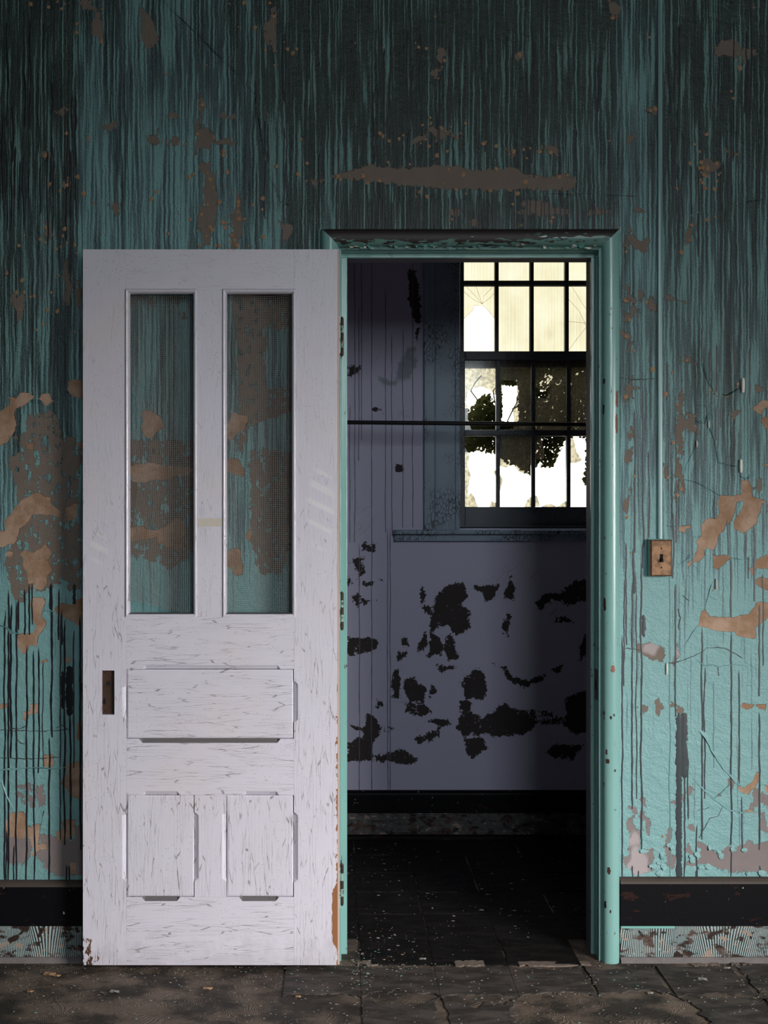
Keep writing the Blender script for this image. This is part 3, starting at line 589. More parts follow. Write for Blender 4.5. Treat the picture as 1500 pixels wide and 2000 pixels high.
# (column, row): ragged amount of the sides front, right, back, left
front_tiles = {(-1, 0): (.05, 0, .01, 0), (0, 0): (.08, 0, .03, 0), (1, 0): (.035, 0, .04, 0), (2, 0): (.06, .07, .05, 0), (3, 0): (.09, .03, .06, .02), (4, 0): (.05, 0, .02, .08), (5, 0): (.09, 0, .0, .05), (6, 0): (.04, .03, 0, 0), (7, 0): (.06, 0, .04, 0),
               (0, 1): (.02, .05, .10, .08), (1, 1): (.0, .07, .10, .02), (5, 1): (.06, 0, .05, .08), (6, 1): (.06, 0, .06, 0), (4, 1): (.03, .05, .08, .08), (7, 1): (.05, 0, .03, 0)}
for (i, j), rg in front_tiles.items(): tile(tx0+i*TS, ybase-TS*(j+1), rg, M['tile'])
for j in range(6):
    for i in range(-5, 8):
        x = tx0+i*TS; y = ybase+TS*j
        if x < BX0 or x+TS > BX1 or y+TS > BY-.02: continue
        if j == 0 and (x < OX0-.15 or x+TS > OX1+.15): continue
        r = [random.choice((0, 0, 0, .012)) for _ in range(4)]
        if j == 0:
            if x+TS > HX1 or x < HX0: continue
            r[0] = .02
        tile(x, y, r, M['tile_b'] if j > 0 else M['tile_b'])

# bare board showing along the threshold where the tile edge has snapped off
for i, (pa, pb, ya, yb) in enumerate(((698, 746, -.018, -.050), (888, 945, -.014, -.060), (1012, 1152, -.020, -.056), (1345, 1402, -.034, -.058), (1425, 1462, -.034, -.050))):
    rnd = random.Random(600+i); xa, xb = W(pa, 0, -.03)[0], W(pb, 0, -.03)[0]; n = 10
    pts = [(xa+(xb-xa)*k/n, ya+rnd.uniform(-.010, .004)) for k in range(n+1)]+[(xb-(xb-xa)*k/n, yb+rnd.uniform(-.004, .016)) for k in range(n+1)]
    m_ = len(pts); V = [(x, y, .0042) for x, y in pts]+[(x, y, 0) for x, y in pts]
    mesh_obj('exposed_board', V, [tuple(range(m_))]+[(k, m_+k, m_+(k+1) % m_, (k+1) % m_) for k in range(m_)], M['board'], floor)

# ------------------------------------------------------------------ door frame (trim_1)
trim = empty('trim_1', (.42, 0, 0)); tag(trim, 'teal painted door frame with thick rounded casing and chipped paint', 'door frame', kind='structure')
def child(o): o.parent = trim; o.matrix_parent_inverse = trim.matrix_world.inverted(); return o
bpy.context.view_layer.update()
TP = trim.location.copy()
def prof():
    p = [(0, -.004), (0, .009), (.0015, .0105), (.004, .0105), (.0055, .006), (.0075, .005)]
    n = 18
    for i in range(n+1):
        s = i/n; a = math.pi*s
        p.append((.0085+.0555*(1-math.cos(a))/2, .005+.031*math.sin(a)**.72 if 0 < s < 1 else .005 if s == 0 else 0.0))
    p.append((.066, -.003)); return p
PR = prof()
def casing(name, leg, mat):
    a, b = [], []
    for t, d in PR:
        if leg == 'R': a.append((OX1+t, -d, 0)); b.append((OX1+t, -d, OZ+t))
        elif leg == 'L': a.append((OX0-t, -d, 0)); b.append((OX0-t, -d, OZ+t))
        else: a.append((OX0-t, -d, OZ+t)); b.append((OX1+t, -d, OZ+t))
    n = len(PR); v = []; f = []; seg = 40
    for k in range(seg+1):
        for p, q in zip(a, b):
            s = k/seg; v.append(tuple(np.array(p)*(1-s)+np.array(q)*s-np.array(TP)))
    for k in range(seg):
        for i in range(n-1): f.append((k*n+i, k*n+i+1, (k+1)*n+i+1, (k+1)*n+i))
    o = mesh_obj(name, v, f, mat, trim, True)
    bm = bmesh.new(); bm.from_mesh(o.data); bmesh.ops.recalc_face_normals(bm, faces=bm.faces); bm.to_mesh(o.data); bm.free()
    return o
casing('side_casing', 'R', M['trim_r']); casing('side_casing', 'L', M['trim']); casing('head_casing', 'T', M['trim_head'])
def tbox(name, x0, x1, y0, y1, z0, z1, mat, bev=0, parent=trim):
    return box(name, x0-TP.x, x1-TP.x, y0, y1, z0, z1, mat, parent, bev)
tbox('jamb', OX1, HX1, 0, WT, 0, HZ, M['trim_r']); tbox('jamb', HX0, OX0, 0, WT, 0, HZ, M['trim']); tbox('head_jamb', OX0, OX1, 0, WT, OZ, HZ, M['trim'])
SX1, SX0, SZ = .8128, .0375, 2.2148
tbox('door_stop', SX1, OX1, .045, .060, 0, SZ, M['trim_r'], .0015); tbox('door_stop', OX0, SX0, .045, .060, 0, SZ, M['trim'], .0015); tbox('head_stop', OX0, OX1, .045, .060, SZ, OZ, M['trim'], .0015)
tbox('jamb_lining', SX1, OX1, .060, WT+.012, 0, SZ, M['purple'], .001); tbox('jamb_lining', OX0, SX0, .060, WT+.012, 0, SZ, M['purple'], .001); tbox('head_lining', OX0, OX1, .060, WT+.012, SZ, OZ, M['purple'], .001)
# strike plate mortise on the latch-side jamb
z0 = W(0, 1366, .02)[1]; z1 = W(0, 1307, .02)[1]
sp = tbox('strike_plate', OX1-.0015, OX1+.004, .006, .040, z0, z1, M['iron'], .0006)
tbox('strike_hole', OX1-.0018, OX1-.0012, .014, .032, z0+.03, z0+.06, M['void'], 0, trim)
# raw chips on the rounded casing
def casing_patch(px, py, w, h, mat, seedv, name='bare_patch'):
    """ragged chip hugging the rounded casing face"""
    rnd = random.Random(seedv); n = 14; v = []; f = []
    t0 = W(px, py, -.02)[0]-OX1; zc = W(px, py, -.02)[1]
    rows = 9; cols = 5
    def prj(t): 
        ts = [p[0] for p in PR[6:-1]]; ds = [p[1] for p in PR[6:-1]]
        return float(np.interp(t, ts, ds))+.0007
    for r in range(rows):
        s = r/(rows-1); wid = w/2*(math.sin(math.pi*min(max(s, .04), .96))**.25)*(.75+.5*rnd.random()); sh = (rnd.random()-.5)*w*.25
        for c in range(cols):
            t = min(max(t0+sh+wid*(c/(cols-1)*2-1), .010), .0625)
            v.append((OX1+t-TP.x, -prj(t), zc+h/2-h*s))
    for r in range(rows-1):
        for c in range(cols-1): f.append((r*cols+c, r*cols+c+1, (r+1)*cols+c+1, (r+1)*cols+c))
    return mesh_obj(name, v, f, mat, trim)
casing_patch(1203.5, 780, .008, .052, M['brick_red'], 1); casing_patch(1202.5, 828, .008, .060, M['brick_red'], 2)
casing_patch(1195, 1305, .013, .022, M['brick_red'], 3)
for i, (px, py, w, h) in enumerate(((1185, 1485, .010, .014), (1199, 1503, .006, .008), (1187, 1698, .010, .022), (1181, 1765, .006, .022), (1190, 1777, .005, .010), (1191, 1400, .006, .010), (1183, 1467, .005, .016), (1197, 1395, .005, .008), (1180, 1180, .006, .040), (1178, 800, .006, .030), (1179, 745, .005, .016))):
    casing_patch(px, py, w, h, M['wood'] if i % 2 == 0 else M['iron'], 10+i)

# ------------------------------------------------------------------ the door
YF = -.095; DT = .044; DS = (CD+YF)/FPX
DX0, DZ0 = W(162, 1885, YF); DX1, DZ1 = W(662, 487, YF)
door = empty('door_1', (DX1, YF, DZ0)); bpy.context.view_layer.update()
tag(door, 'white painted panel door with two wire-screen lights swung back against the teal wall', 'door', kind='structure')
DL = Vector(door.location)
def d(px, py): return W(px, py, YF)
def loc(v): return [(x-DL.x, y-DL.y, z-DL.z) for x, y, z in v]
# door materials use object coordinates, so every part keeps world coordinates through this empty-based offset
def dmesh(name, verts, faces, mat, parent=None):
    """part of the door; the mesh is kept in world coordinates, the parent inverse cancels the empty's offset"""
    o = mesh_obj(name, verts, faces, mat)
    o.parent = parent or door; o.matrix_parent_inverse = (parent or door).matrix_world.inverted()
    bm = bmesh.new(); bm.from_mesh(o.data); bmesh.ops.remove_doubles(bm, verts=bm.verts, dist=1e-6); bmesh.ops.recalc_face_normals(bm, faces=bm.faces); bm.to_mesh(o.data); bm.free()
    return o
def member(name, x0, x1, z0, z1, chamf, mats, hole=None):
    """frame member with stopped chamfers; chamf: list of (side, s0, s1) in metres; mats[1] on upward chamfers"""
    c, k, dep = .0125, .010, .0085; y0, y1 = YF, YF+DT
    verts = []; faces = []; mi = []
    def V(x, y, z): verts.append((x, y, z)); return len(verts)-1
    fr = []                                   # front outline, walking bottom, right, top, left
    corners = {'b': ((x0, z0), (x1, z0)), 'r': ((x1, z0), (x1, z1)), 't': ((x1, z1), (x0, z1)), 'l': ((x0, z1), (x0, z0))}
    for side in 'brtl':
        (ax, az), (bx, bz) = corners[side]; L = math.hypot(bx-ax, bz-az); ux, uz = (bx-ax)/L, (bz-az)/L; nx, nz = -uz, ux   # inward normal
        S = []
        for (sd, s0, s1) in chamf:
            if sd != side: continue
            q = sorted(((s0-ax)*ux if abs(ux) > .5 else (s0-az)*uz, (s1-ax)*ux if abs(ux) > .5 else (s1-az)*uz)); S.append(q)
        S.sort()
        a = V(ax, y0, az); fr.append(a); edge = [a]; 
        for s0, s1 in S:
            P = lambda s, off, y: V(ax+ux*s+nx*off, y, az+uz*s+nz*off)
            e0 = P(s0, 0, y0); i0 = P(s0+k, c, y0); i1 = P(s1-k, c, y0); e1 = P(s1, 0, y0); d0 = P(s0+k, 0, y0+dep); d1 = P(s1-k, 0, y0+dep)
            fr += [e0, i0, i1, e1]; g = 1 if side == 't' else 0
            for fc in ((i0, d0, d1, i1), (e0, d0, i0), (i1, d1, e1)): faces.append(fc); mi.append(g)
            edge += [e0, d0, d1, e1]
        b = V(bx, y0, bz); b2 = V(bx, y1, bz); a2 = V(ax, y1, az)
        faces.append(tuple(edge+[b, b2, a2])); mi.append(0)
    faces.append(tuple(fr)); mi.append(0)
    faces.append((V(x0, y1, z0), V(x0, y1, z1), V(x1, y1, z1), V(x1, y1, z0))); mi.append(0)
    o = mesh_obj(name, verts, faces, mats)
    for p, m_ in zip(o.data.polygons, mi): p.material_index = m_
    bm = bmesh.new(); bm.from_mesh(o.data); bmesh.ops.remove_doubles(bm, verts=bm.verts, dist=1e-6)
    bmesh.ops.recalc_face_normals(bm, faces=bm.faces); bm.to_mesh(o.data); bm.free()
    if hole:
        cut = box('cutter', *hole, None); md = o.modifiers.new('b', 'BOOLEAN'); md.object = cut; md.operation = 'DIFFERENCE'; md.solver = 'EXACT'
        dg = bpy.context.evaluated_depsgraph_get(); me = bpy.data.meshes.new_from_object(o.evaluated_get(dg)); o.modifiers.clear(); o.data = me; me.name = name
        bpy.data.objects.remove(cut)
    o.parent = door; o.matrix_parent_inverse = door.matrix_world.inverted()
    return o
Xp = lambda px: d(px, 0)[0]
Zp = lambda py: d(0, py)[1]
GAP = .0003
MV = [M['door_v'], M['door_grime']]; MH = [M['door_h'], M['door_grime']]
hx0, hx1, hz0, hz1 = Xp(198.5), Xp(223.5), Zp(1396), Zp(1309.5)
SL, SR = 247, 574
member('latch_stile', DX0, Xp(SL)-GAP, DZ0, DZ1, [('r', Zp(1406), Zp(1336)), ('r', Zp(1722), Zp(1586))], MV, hole=(hx0, hx1, YF-.01, YF+.030, hz0, hz1))
member('hinge_stile', Xp(SR)+GAP, DX1, DZ0, DZ1, [('l', Zp(1412), Zp(1330)), ('l', Zp(1724), Zp(1586))], MV)
member('top_rail', Xp(SL), Xp(SR), Zp(566), DZ1, [], MH)
member('upper_mullion', Xp(383), Xp(436), Zp(1204)+GAP, Zp(566)-GAP, [], MV)
member('lock_rail', Xp(SL), Xp(SR), Zp(1307)+GAP, Zp(1204), [('b', Xp(278), Xp(548))], MH)
member('middle_rail', Xp(SL), Xp(SR), Zp(1553), Zp(1443), [('t', Xp(272), Xp(548)), ('b', Xp(277), Xp(352)), ('b', Xp(474), Xp(545))], MH)
member('lower_mullion', Xp(380), Xp(442), Zp(1752)+GAP, Zp(1553)-GAP, [('l', Zp(1722), Zp(1586)), ('r', Zp(1722), Zp(1584))], MV)
member('bottom_rail', Xp(SL), Xp(SR), DZ0, Zp(1752), [('t', Xp(277), Xp(352)), ('t', Xp(467), Xp(545))], MH)
def panel(name, px0, px1, py0, py1, mat):
    x0, x1, z0, z1 = Xp(px0), Xp(px1), Zp(py1), Zp(py0); g = .0016
    yb = YF+.0022; ye = YF+.0042; s = .004
    v = [(x0+g, ye, z0+g), (x1-g, ye, z0+g), (x1-g, ye, z1-g), (x0+g, ye, z1-g), (x0+g+s, yb, z0+g+s), (x1-g-s, yb, z0+g+s), (x1-g-s, yb, z1-g-s), (x0+g+s, yb, z1-g-s)]
    v += [(x, YF+.030, z) for x, _, z in v[:4]]
    f = [(4, 5, 6, 7), (0, 1, 5, 4), (1, 2, 6, 5), (2, 3, 7, 6), (3, 0, 4, 7), (0, 8, 9, 1), (1, 9, 10, 2), (2, 10, 11, 3), (3, 11, 8, 0), (8, 11, 10, 9)]
    return dmesh(name, v, f, mat)
panel('panel', SL, SR, 1307, 1443, M['door_h']); panel('panel', SL, 380, 1553, 1752, M['door_v']); panel('panel', 442, SR, 1553, 1752, M['door_v'])
# dark groove backing behind the panels' shadow gaps
# glazing stops round the two screened lights
def stops(px0, px1, py0, py1):
    x0, x1, z0, z1 = Xp(px0), Xp(px1), Zp(py1), Zp(py0); w = .0135; yo, ym, yi = YF-.0018, YF-.0018, YF+.0125
    o = [(x0-.0025, z0-.0025), (x1+.0025, z0-.0025), (x1+.0025, z1+.0025), (x0-.0025, z1+.0025)]
    def ins(k): return [(x0+k, z0+k), (x1-k, z0+k), (x1-k, z1-k), (x0+k, z1-k)]
    r0, r1, r2, r3 = o, ins(.0020), ins(.0085), ins(.0105); ra, rb = ins(.0046), ins(.0068)
    for i, mt in zip(range(4), ('door_grime', 'stop_v', 'stop_h', 'stop_v')):
        j = (i+1) % 4
        ring = [(r0, YF+.0002), (o, yo), (r1, yo), (ra, YF-.0006), (rb, YF+.0016), (r2, YF+.0050), (r3, yi), (r3, YF+.020)]
        v = []; f = []
        for r, y in ring: v += [(r[i][0], y, r[i][1]), (r[j][0], y, r[j][1])]
        for k in range(len(ring)-1): f.append((2*k, 2*k+1, 2*k+3, 2*k+2))
        if mt == 'door_grime':
            ob = dmesh('glazing_stop', v, f, [M['door_h'], M['door_grime']])
            for p in ob.data.polygons:
                if p.center[1] > YF+.0005 : p.material_index = 1
        else: dmesh('glazing_stop', v, f, M[mt]).data.polygons.foreach_set('use_smooth', [True]*len(f))
stops(SL-1, 383, 566, 1204); stops(436, SR+2, 566, 1204)
# wire screens (quarter-inch hardware cloth)
def screen(px0, px1, py0, py1, fn, seedv):
    x0, x1, z0, z1 = Xp(px0), Xp(px1), Zp(py1), Zp(py0); p = .00655; r = .00050
    nx = int((x1-x0)/p); nz = int((z1-z0)/p)
    V = []; F = []
    def P(i, j): return np.array(fn(x0+(i+.5)*p, z1-(j+.5)*p, (i+.5)/nx, (j+.5)/nz))
    G = [[P(i, j) for j in range(nz+1)] for i in range(nx+1)]
    rnd = random.Random(seedv)
    def strand(line, off):
        line = [q for q in line]
        if len(line) < 2: return
        b0 = len(V)
        for k, q in enumerate(line):
            t = line[min(k+1, len(line)-1)]-line[max(k-1, 0)]; t = t/ (np.linalg.norm(t)+1e-9)
            s = np.cross(t, (0, 1, 0)); s = s/(np.linalg.norm(s)+1e-9)
            q2 = q+np.array((0, off, 0))
            V.extend([tuple(q2+s*r), tuple(q2-np.array((0, r, 0))), tuple(q2-s*r), tuple(q2+np.array((0, r, 0)))])
        for k in range(len(line)-1):
            for m_ in range(4): F.append((b0+4*k+m_, b0+4*k+(m_+1) % 4, b0+4*k+4+(m_+1) % 4, b0+4*k+4+m_))
    for i in range(nx+1): strand(G[i], -.0004)
    for j in range(nz+1): strand([G[i][j] for i in range(nx+1)], .0004)
    o = mesh_obj('wire_screen', V, F, M['wire']); o.parent = door; o.matrix_parent_inverse = door.matrix_world.inverted()
    o['kind'] = 'stuff'; return o
YS = YF+.0155
def fn_l(x, z, u, v):
    # left screen: loose at its left and bottom edges, buckled and pulled out of the stop
    s = max(0, (v-.35)/.65); loose = max(0, 1-u*1.15)
    y = YS+.004*math.sin(v*23+u*2)*s*(1-u)*1.0+.003*math.sin(u*9+v*9)*s
    y -= .016*max(0, s-.55)/.45*loose**1.6*1.1
    dx = .010*math.exp(-((v-.36)/.05)**2)*loose**2+.018*math.exp(-((v-.62)/.10)**2)*loose**2-.010*max(0, (v-.78)/.22)*loose**2*(1 if v < .95 else .6)
    dz = .030*max(0, v-.9)/.1*(1-u*.75)*(0.55+.45*math.cos(u*2.2)) + .006*s*math.sin(u*5+1)
    return (x+dx, min(y, YS+.006), z+dz)
def fn_r(x, z, u, v): return (x, YS+.0012*math.sin(u*6+v*14), z+.0012*math.sin(u*8+v*3))
screen(SL+7, 378, 574, 1196, fn_l, 1); screen(443, SR-4, 574, 1197, fn_r, 2)
# mortise: bare wood, spindle hole, keyhole
def dbox(name, x0, x1, y0, y1, z0, z1, mat, parent=None, bev=0):
    o = box(name, x0, x1, y0, y1, z0, z1, mat, None, bev); o.parent = parent or door; o.matrix_parent_inverse = (parent or door).matrix_world.inverted(); return o
es = dbox('bare_mortise', hx0+.0004, hx1-.0004, YF+.0105, YF+.016, hz0+.0004, hz1-.0004, M['wood']); es['label'] = 'bare brown wood where the lock plate was'
bpy.context.view_layer.update()
def disc(name, x, y, z, rx, rz, mat, parent, depth=.0008, n=18):
    bm = bmesh.new(); a = [bm.verts.new((x+rx*math.cos(2*math.pi*k/n), y, z+rz*math.sin(2*math.pi*k/n))) for k in range(n)]; b = [bm.verts.new((v.co.x, y+depth, v.co.z)) for v in a]
    bm.faces.new(a); bm.faces.new(b[::-1])
    for k in range(n): bm.faces.new((a[k], b[k], b[(k+1) % n], a[(k+1) % n]))
    o = bm_obj(name, bm, mat); o.parent = parent; o.matrix_parent_inverse = parent.matrix_world.inverted(); return o
sx, sz = d(212, 1336); disc('spindle_hub', sx, YF+.0085, sz, .0075, .0085, M['iron'], es, .002); disc('spindle_hole', sx, YF+.0082, sz, .0035, .0035, M['void'], es, .0005)
kx, kz = d(202.5, 1371); disc('keyhole', kx, YF+.0100, kz, .0045, .010, M['void'], es, .0008)
for a, b in ((204, 1314.5), (219.5, 1314.5), (203, 1389), (219, 1389)): q = d(a, b); disc('screw_hole', q[0], YF+.0100, q[1], .0018, .0018, M['void'], es, .0008)
lb = dbox('latch_bolt', DX0-.0085, DX0+.002, YF+.014, YF+.028, Zp(1352), Zp(1335), M['iron'], None, .001)
tp = dbox('tape_strip', Xp(386.5), Xp(433.5), YF-.0004, YF+.0002, Zp(1028.5), Zp(1012), M['tape']); tp['label'] = 'yellowed strip of old tape'
dbox('edge_band', DX1-.0045, DX1+.0022, YF-.0004, YF+DT-.002, DZ0+.002, DZ1-.002, M['pink'], None, .0012)['label'] = 'pinkish worn edge of the door'
# hinges on the door edge
for pa, pb in ((617, 690), (1160, 1231), (1697, 1775)):
    za, zb = Zp(pb), Zp(pa)
    h = dbox('hinge', DX1+.0022, DX1+.0050, YF+.006, YF+DT+.012, za, zb, M['hinge'], None, .0005); h['label'] = 'rusty painted butt hinge'
    bpy.context.view_layer.update()
    xk = DX1+.0095; yk = YF+DT-.004; nk = 5
    for k in range(nk):
        bm = bmesh.new(); s0 = za+(zb-za)*k/nk+.0005; s1 = za+(zb-za)*(k+1)/nk-.0005
        add_tube(bm, [(xk, yk, s0), (xk, yk, s1)], .0052, 12); o = bm_obj('knuckle', bm, M['hinge'] if k % 2 else M['iron']); o.parent = h; o.matrix_parent_inverse = h.matrix_world.inverted()
    bm = bmesh.new(); add_tube(bm, [(xk, yk, za-.004), (xk, yk, za), (xk, yk, zb), (xk, yk, zb+.004)], [.003, .0045, .0045, .003], 10); o = bm_obj('hinge_pin', bm, M['iron']); o.parent = h; o.matrix_parent_inverse = h.matrix_world.inverted()
    # leaf let into the jamb
    tbox('hinge_leaf', OX0-.001, OX0+.0016, -.012, .040, za, zb, M['iron'], .0004)

# ------------------------------------------------------------------ baseboards
def profile_run(name, prof_, x0, x1, Y, mat, parent, dirn=-1, smooth=False, mats=None):
    v = []; f = []
    n = len(prof_); segs = max(2, int((x1-x0)/.1))
    for k in range(segs+1):
        x = x0+(x1-x0)*k/segs
        for dd, z in prof_: v.append((x, Y+dirn*dd, z))
    for k in range(segs):
        for i in range(n-1): f.append((k*n+i, k*n+i+1, (k+1)*n+i+1, (k+1)*n+i))
    f += [tuple(range(n)), tuple(range(segs*n, segs*n+n))]
    o = mesh_obj(name, v, f, mat, parent, smooth)
    bm = bmesh.new(); bm.from_mesh(o.data); bmesh.ops.recalc_face_normals(bm, faces=bm.faces); bm.to_mesh(o.data); bm.free()
    return o
def baseboard(name, x0, x1, Y, ztop, zs_, label, glue, far=False):
    e = empty(name, ((x0+x1)/2, Y, 0)); struct(e, label, 'baseboard')
    zc, zl = ztop-.016, zs_
    def run(nm, pr, mt):
        o = profile_run(nm, pr, x0, x1, Y, mt, None); o.parent = e; bpy.context.view_layer.update(); o.matrix_parent_inverse = e.matrix_world.inverted(); return o
    run('cap_molding', [(0, ztop), (.006, ztop), (.014, ztop-.003), (.021, ztop-.009), (.024, zc), (0, zc)], M['cap'] if not far else M['black'])
    run('board', [(0, zc), (.022, zc), (.022, zl+.002), (.020, zl), (0, zl)], M['black'])
    run('glue_strip', [(0, zl), (.0185, zl-.0005), (.0185, .016), (0, .016)], glue)
    run('toe_ledge', [(0, .016), (.024, .016), (.030, .010), (.031, 0), (0, 0)], M['ledge'] if not far else M['black'])
    return e
kz = lambda py, Y: W(0, py, Y)[1]
baseboard('baseboard_right', OX1+.0655, RX1, 0, kz(1716, -.02), kz(1809, -.02), 'black baseboard with combed glue below, right of the doorway by the switch', M['glue'])
bl_ = box('paint_line', OX1+.0665, W(1318, 0, -.02)[0], -.0235, -.0175, kz(1813, -.02), kz(1808.5, -.02), M['flake'], None, .001)
bbr = bpy.data.objects['baseboard_right']; bpy.context.view_layer.update(); bl_.parent = bbr; bl_.matrix_parent_inverse = bbr.matrix_world.inverted()
baseboard('baseboard_left', RX0, OX0-.0655, 0, kz(1722, -.02), kz(1809, -.02), 'black baseboard with combed glue below, running behind the open door', M['glue'])
baseboard('baseboard_far', BX0, BX1, BY, kz(1545, BY-.02), kz(1588, BY-.02), 'black baseboard with combed glue under the broken window', M['glue_far'], True)

# ------------------------------------------------------------------ back room window
win = empty('window_1', (1.0, BY, WZ0)); struct(win, 'blue-grey sash window with ribbed and broken panes', 'window'); bpy.context.view_layer.update()
def wp(o, parent=None): o.parent = parent or win; bpy.context.view_layer.update(); o.matrix_parent_inverse = (parent or win).matrix_world.inverted(); return o
def wbox(name, x0, x1, y0, y1, z0, z1, mat, bev=.0, parent=None): return wp(box(name, x0, x1, y0, y1, z0, z1, mat, None, bev), parent)
fx = lambda px: W(px, 0, BY-.02)[0]
cx0, cxa, cxb = fx(828), fx(849), fx(889); sillz = W(0, 1036, BY-.03)[1]
RXm = WX0+WX1                                          # mirror axis sum for the right-hand side
def both(name, x0, x1, *a, **k):
    wbox(name, x0, x1, *a, **k); wbox(name, RXm-x1, RXm-x0, *a, **k)
ztopc = WZ1+.10
both('back_band', cx0, cxa, BY-.034, BY, sillz, ztopc, M['blue'], bev=.004)
both('band_bead', cxa, cxa+.006, BY-.026, BY, sillz, ztopc-.02, M['blue'], bev=.002)
both('side_casing', cxa+.006, cxb, BY-.020, BY, sillz, ztopc-.03, M['blue'], bev=.0015)
both('stop_bead', cxb, WX0+.022, BY-.024, BY+.045, sillz, WZ1, M['blue'], bev=.004)
wbox('head_casing', cxa, RXm-cxa, BY-.022, BY, WZ1, ztopc-.02, M['blue'], .002); wbox('head_band', cx0, RXm-cx0, BY-.034, BY, ztopc-.02, ztopc+.02, M['blue'], .004)
both('window_jamb', WX0, WX0+.020, BY+.045, BY+.26, WZ0, WZ1, M['sash']); wbox('window_head', WX0, WX1, BY+.001, BY+.26, WZ1-.025, WZ1, M['sash'])
sx0 = fx(770)
zs1 = W(0, 1043.5, BY-.05)[1]; zs2 = W(0, 1057, BY-.03)[1]
wbox('stool', sx0-.004, RXm-sx0+.004, BY-.060, BY+.045, zs1, sillz+.002, M['blue'], .004)
wbox('apron', sx0, RXm-sx0, BY-.030, BY, zs2, zs1, M['blue'], .002)
wbox('outer_sill', WX0, WX1, BY+.045, BY+.34, WZ0-.03, WZ0+.012, M['sash'])
# sashes with muntins and single panes
COLS = 6; gx0 = (908-PX0)*(CD+BY+.055)/FPX; pitch = (978-908)*(CD+BY+.055)/FPX*.985; bar = .018
gx1 = gx0+COLS*pitch-bar
def sash(name, Y, zlo, zhi, rows, brail, trail, glass, label):
    e = empty(name, ((gx0+gx1)/2, Y, zlo)); wp(e); e['label'] = label; bpy.context.view_layer.update()
    def sb(nm, *a, **k): return wp(box(nm, *a, **k), e)
    sl = gx0-(WX0+.021)
    sb('sash_stile', WX0+.021, gx0, Y-.018, Y+.018, zlo, zhi, M['sash'], bev=.002); sb('sash_stile', gx1, WX1-.021, Y-.018, Y+.018, zlo, zhi, M['sash'], bev=.002)
    sb('bottom_rail', gx0, gx1, Y-.018, Y+.018, zlo, rows[0][0], M['sash'], bev=.002); sb('top_rail', gx0, gx1, Y-.018, Y+.018, rows[-1][1], zhi, M['sash'], bev=.002)
    for (a, b), (c2, d2) in zip(rows, rows[1:]): sb('muntin', gx0, gx1, Y-.015, Y+.015, b, c2, M['sash'], bev=.003)
    for k in range(1, COLS):
        xm = gx0+k*pitch-bar
        for (a, b) in rows: sb('muntin', xm, xm+bar, Y-.014, Y+.014, a, b, M['sash'], bev=.003)
    for ri, (a, b) in enumerate(rows):
        for k in range(COLS):
            xa = gx0+k*pitch; xb = xa+pitch-bar
            for poly in glass(ri, k):
                pts = [(xa+(xb-xa)*u, a+(b-a)*v) for u, v in poly]
                o = prism('pane', pts, Y-.002, Y+.002, (M['glass_clean'] if poly is not full and poly[0][1] == 0 and ri == 0 and k == 0 else M['glass_up']) if name == 'upper_sash' else M['glass_lo']); wp(o, e)
            for cr in (cracks(ri, k) if name == 'upper_sash' else ()):
                bm = bmesh.new(); add_tube(bm, [(xa+(xb-xa)*u, Y-.0022, a+(b-a)*v) for u, v in cr], .0006, 4); wp(bm_obj('glass_crack', bm, M['iron']), e)
    return e
zr = lambda py, Y: W(0, py, Y)[1]
YL, YU = BY+.068, BY+.108
full = [(0, 0), (1, 0), (1, 1), (0, 1)]
def cracks(r, k):
    if r == 0 and k == 0: return [[(0, .50), (.30, .635), (.34, .705), (.62, .71), (.80, .63), (1, .51)], [(.60, .72), (.66, .85), (.95, .99)], [(.60, .73), (.40, .84), (.10, .99)], [(.6, .73), (.3, .80), (0, .92)], [(.6, .73), (.86, .82), (1, .9)], [(.6, .73), (.5, .86), (.4, 1)]]
    if r == 0 and k == 3: return [[(0, .02), (.45, .30), (1, .62)], [(0, .80), (.35, .62), (.62, .35), (1, .25)], [(0, .46), (.5, .44), (.8, .42)], [(.62, .35), (.66, .44), (.72, .50), (.9, .75)], [(.1, 1), (.5, .7), (.8, .5)]]
    return []
def g_up(r, k):
    if r == 0 and k == 0:   # star-cracked pane, lower part fallen out of the arc
        return [[(0, .50), (.30, .635), (.34, .705), (.62, .71), (.80, .63), (1, .51), (1, 1), (0, 1)], [(0, 0), (1, 0), (1, .51), (.80, .63), (.62, .71), (.34, .705), (.30, .635), (0, .50)]]
    return [full]
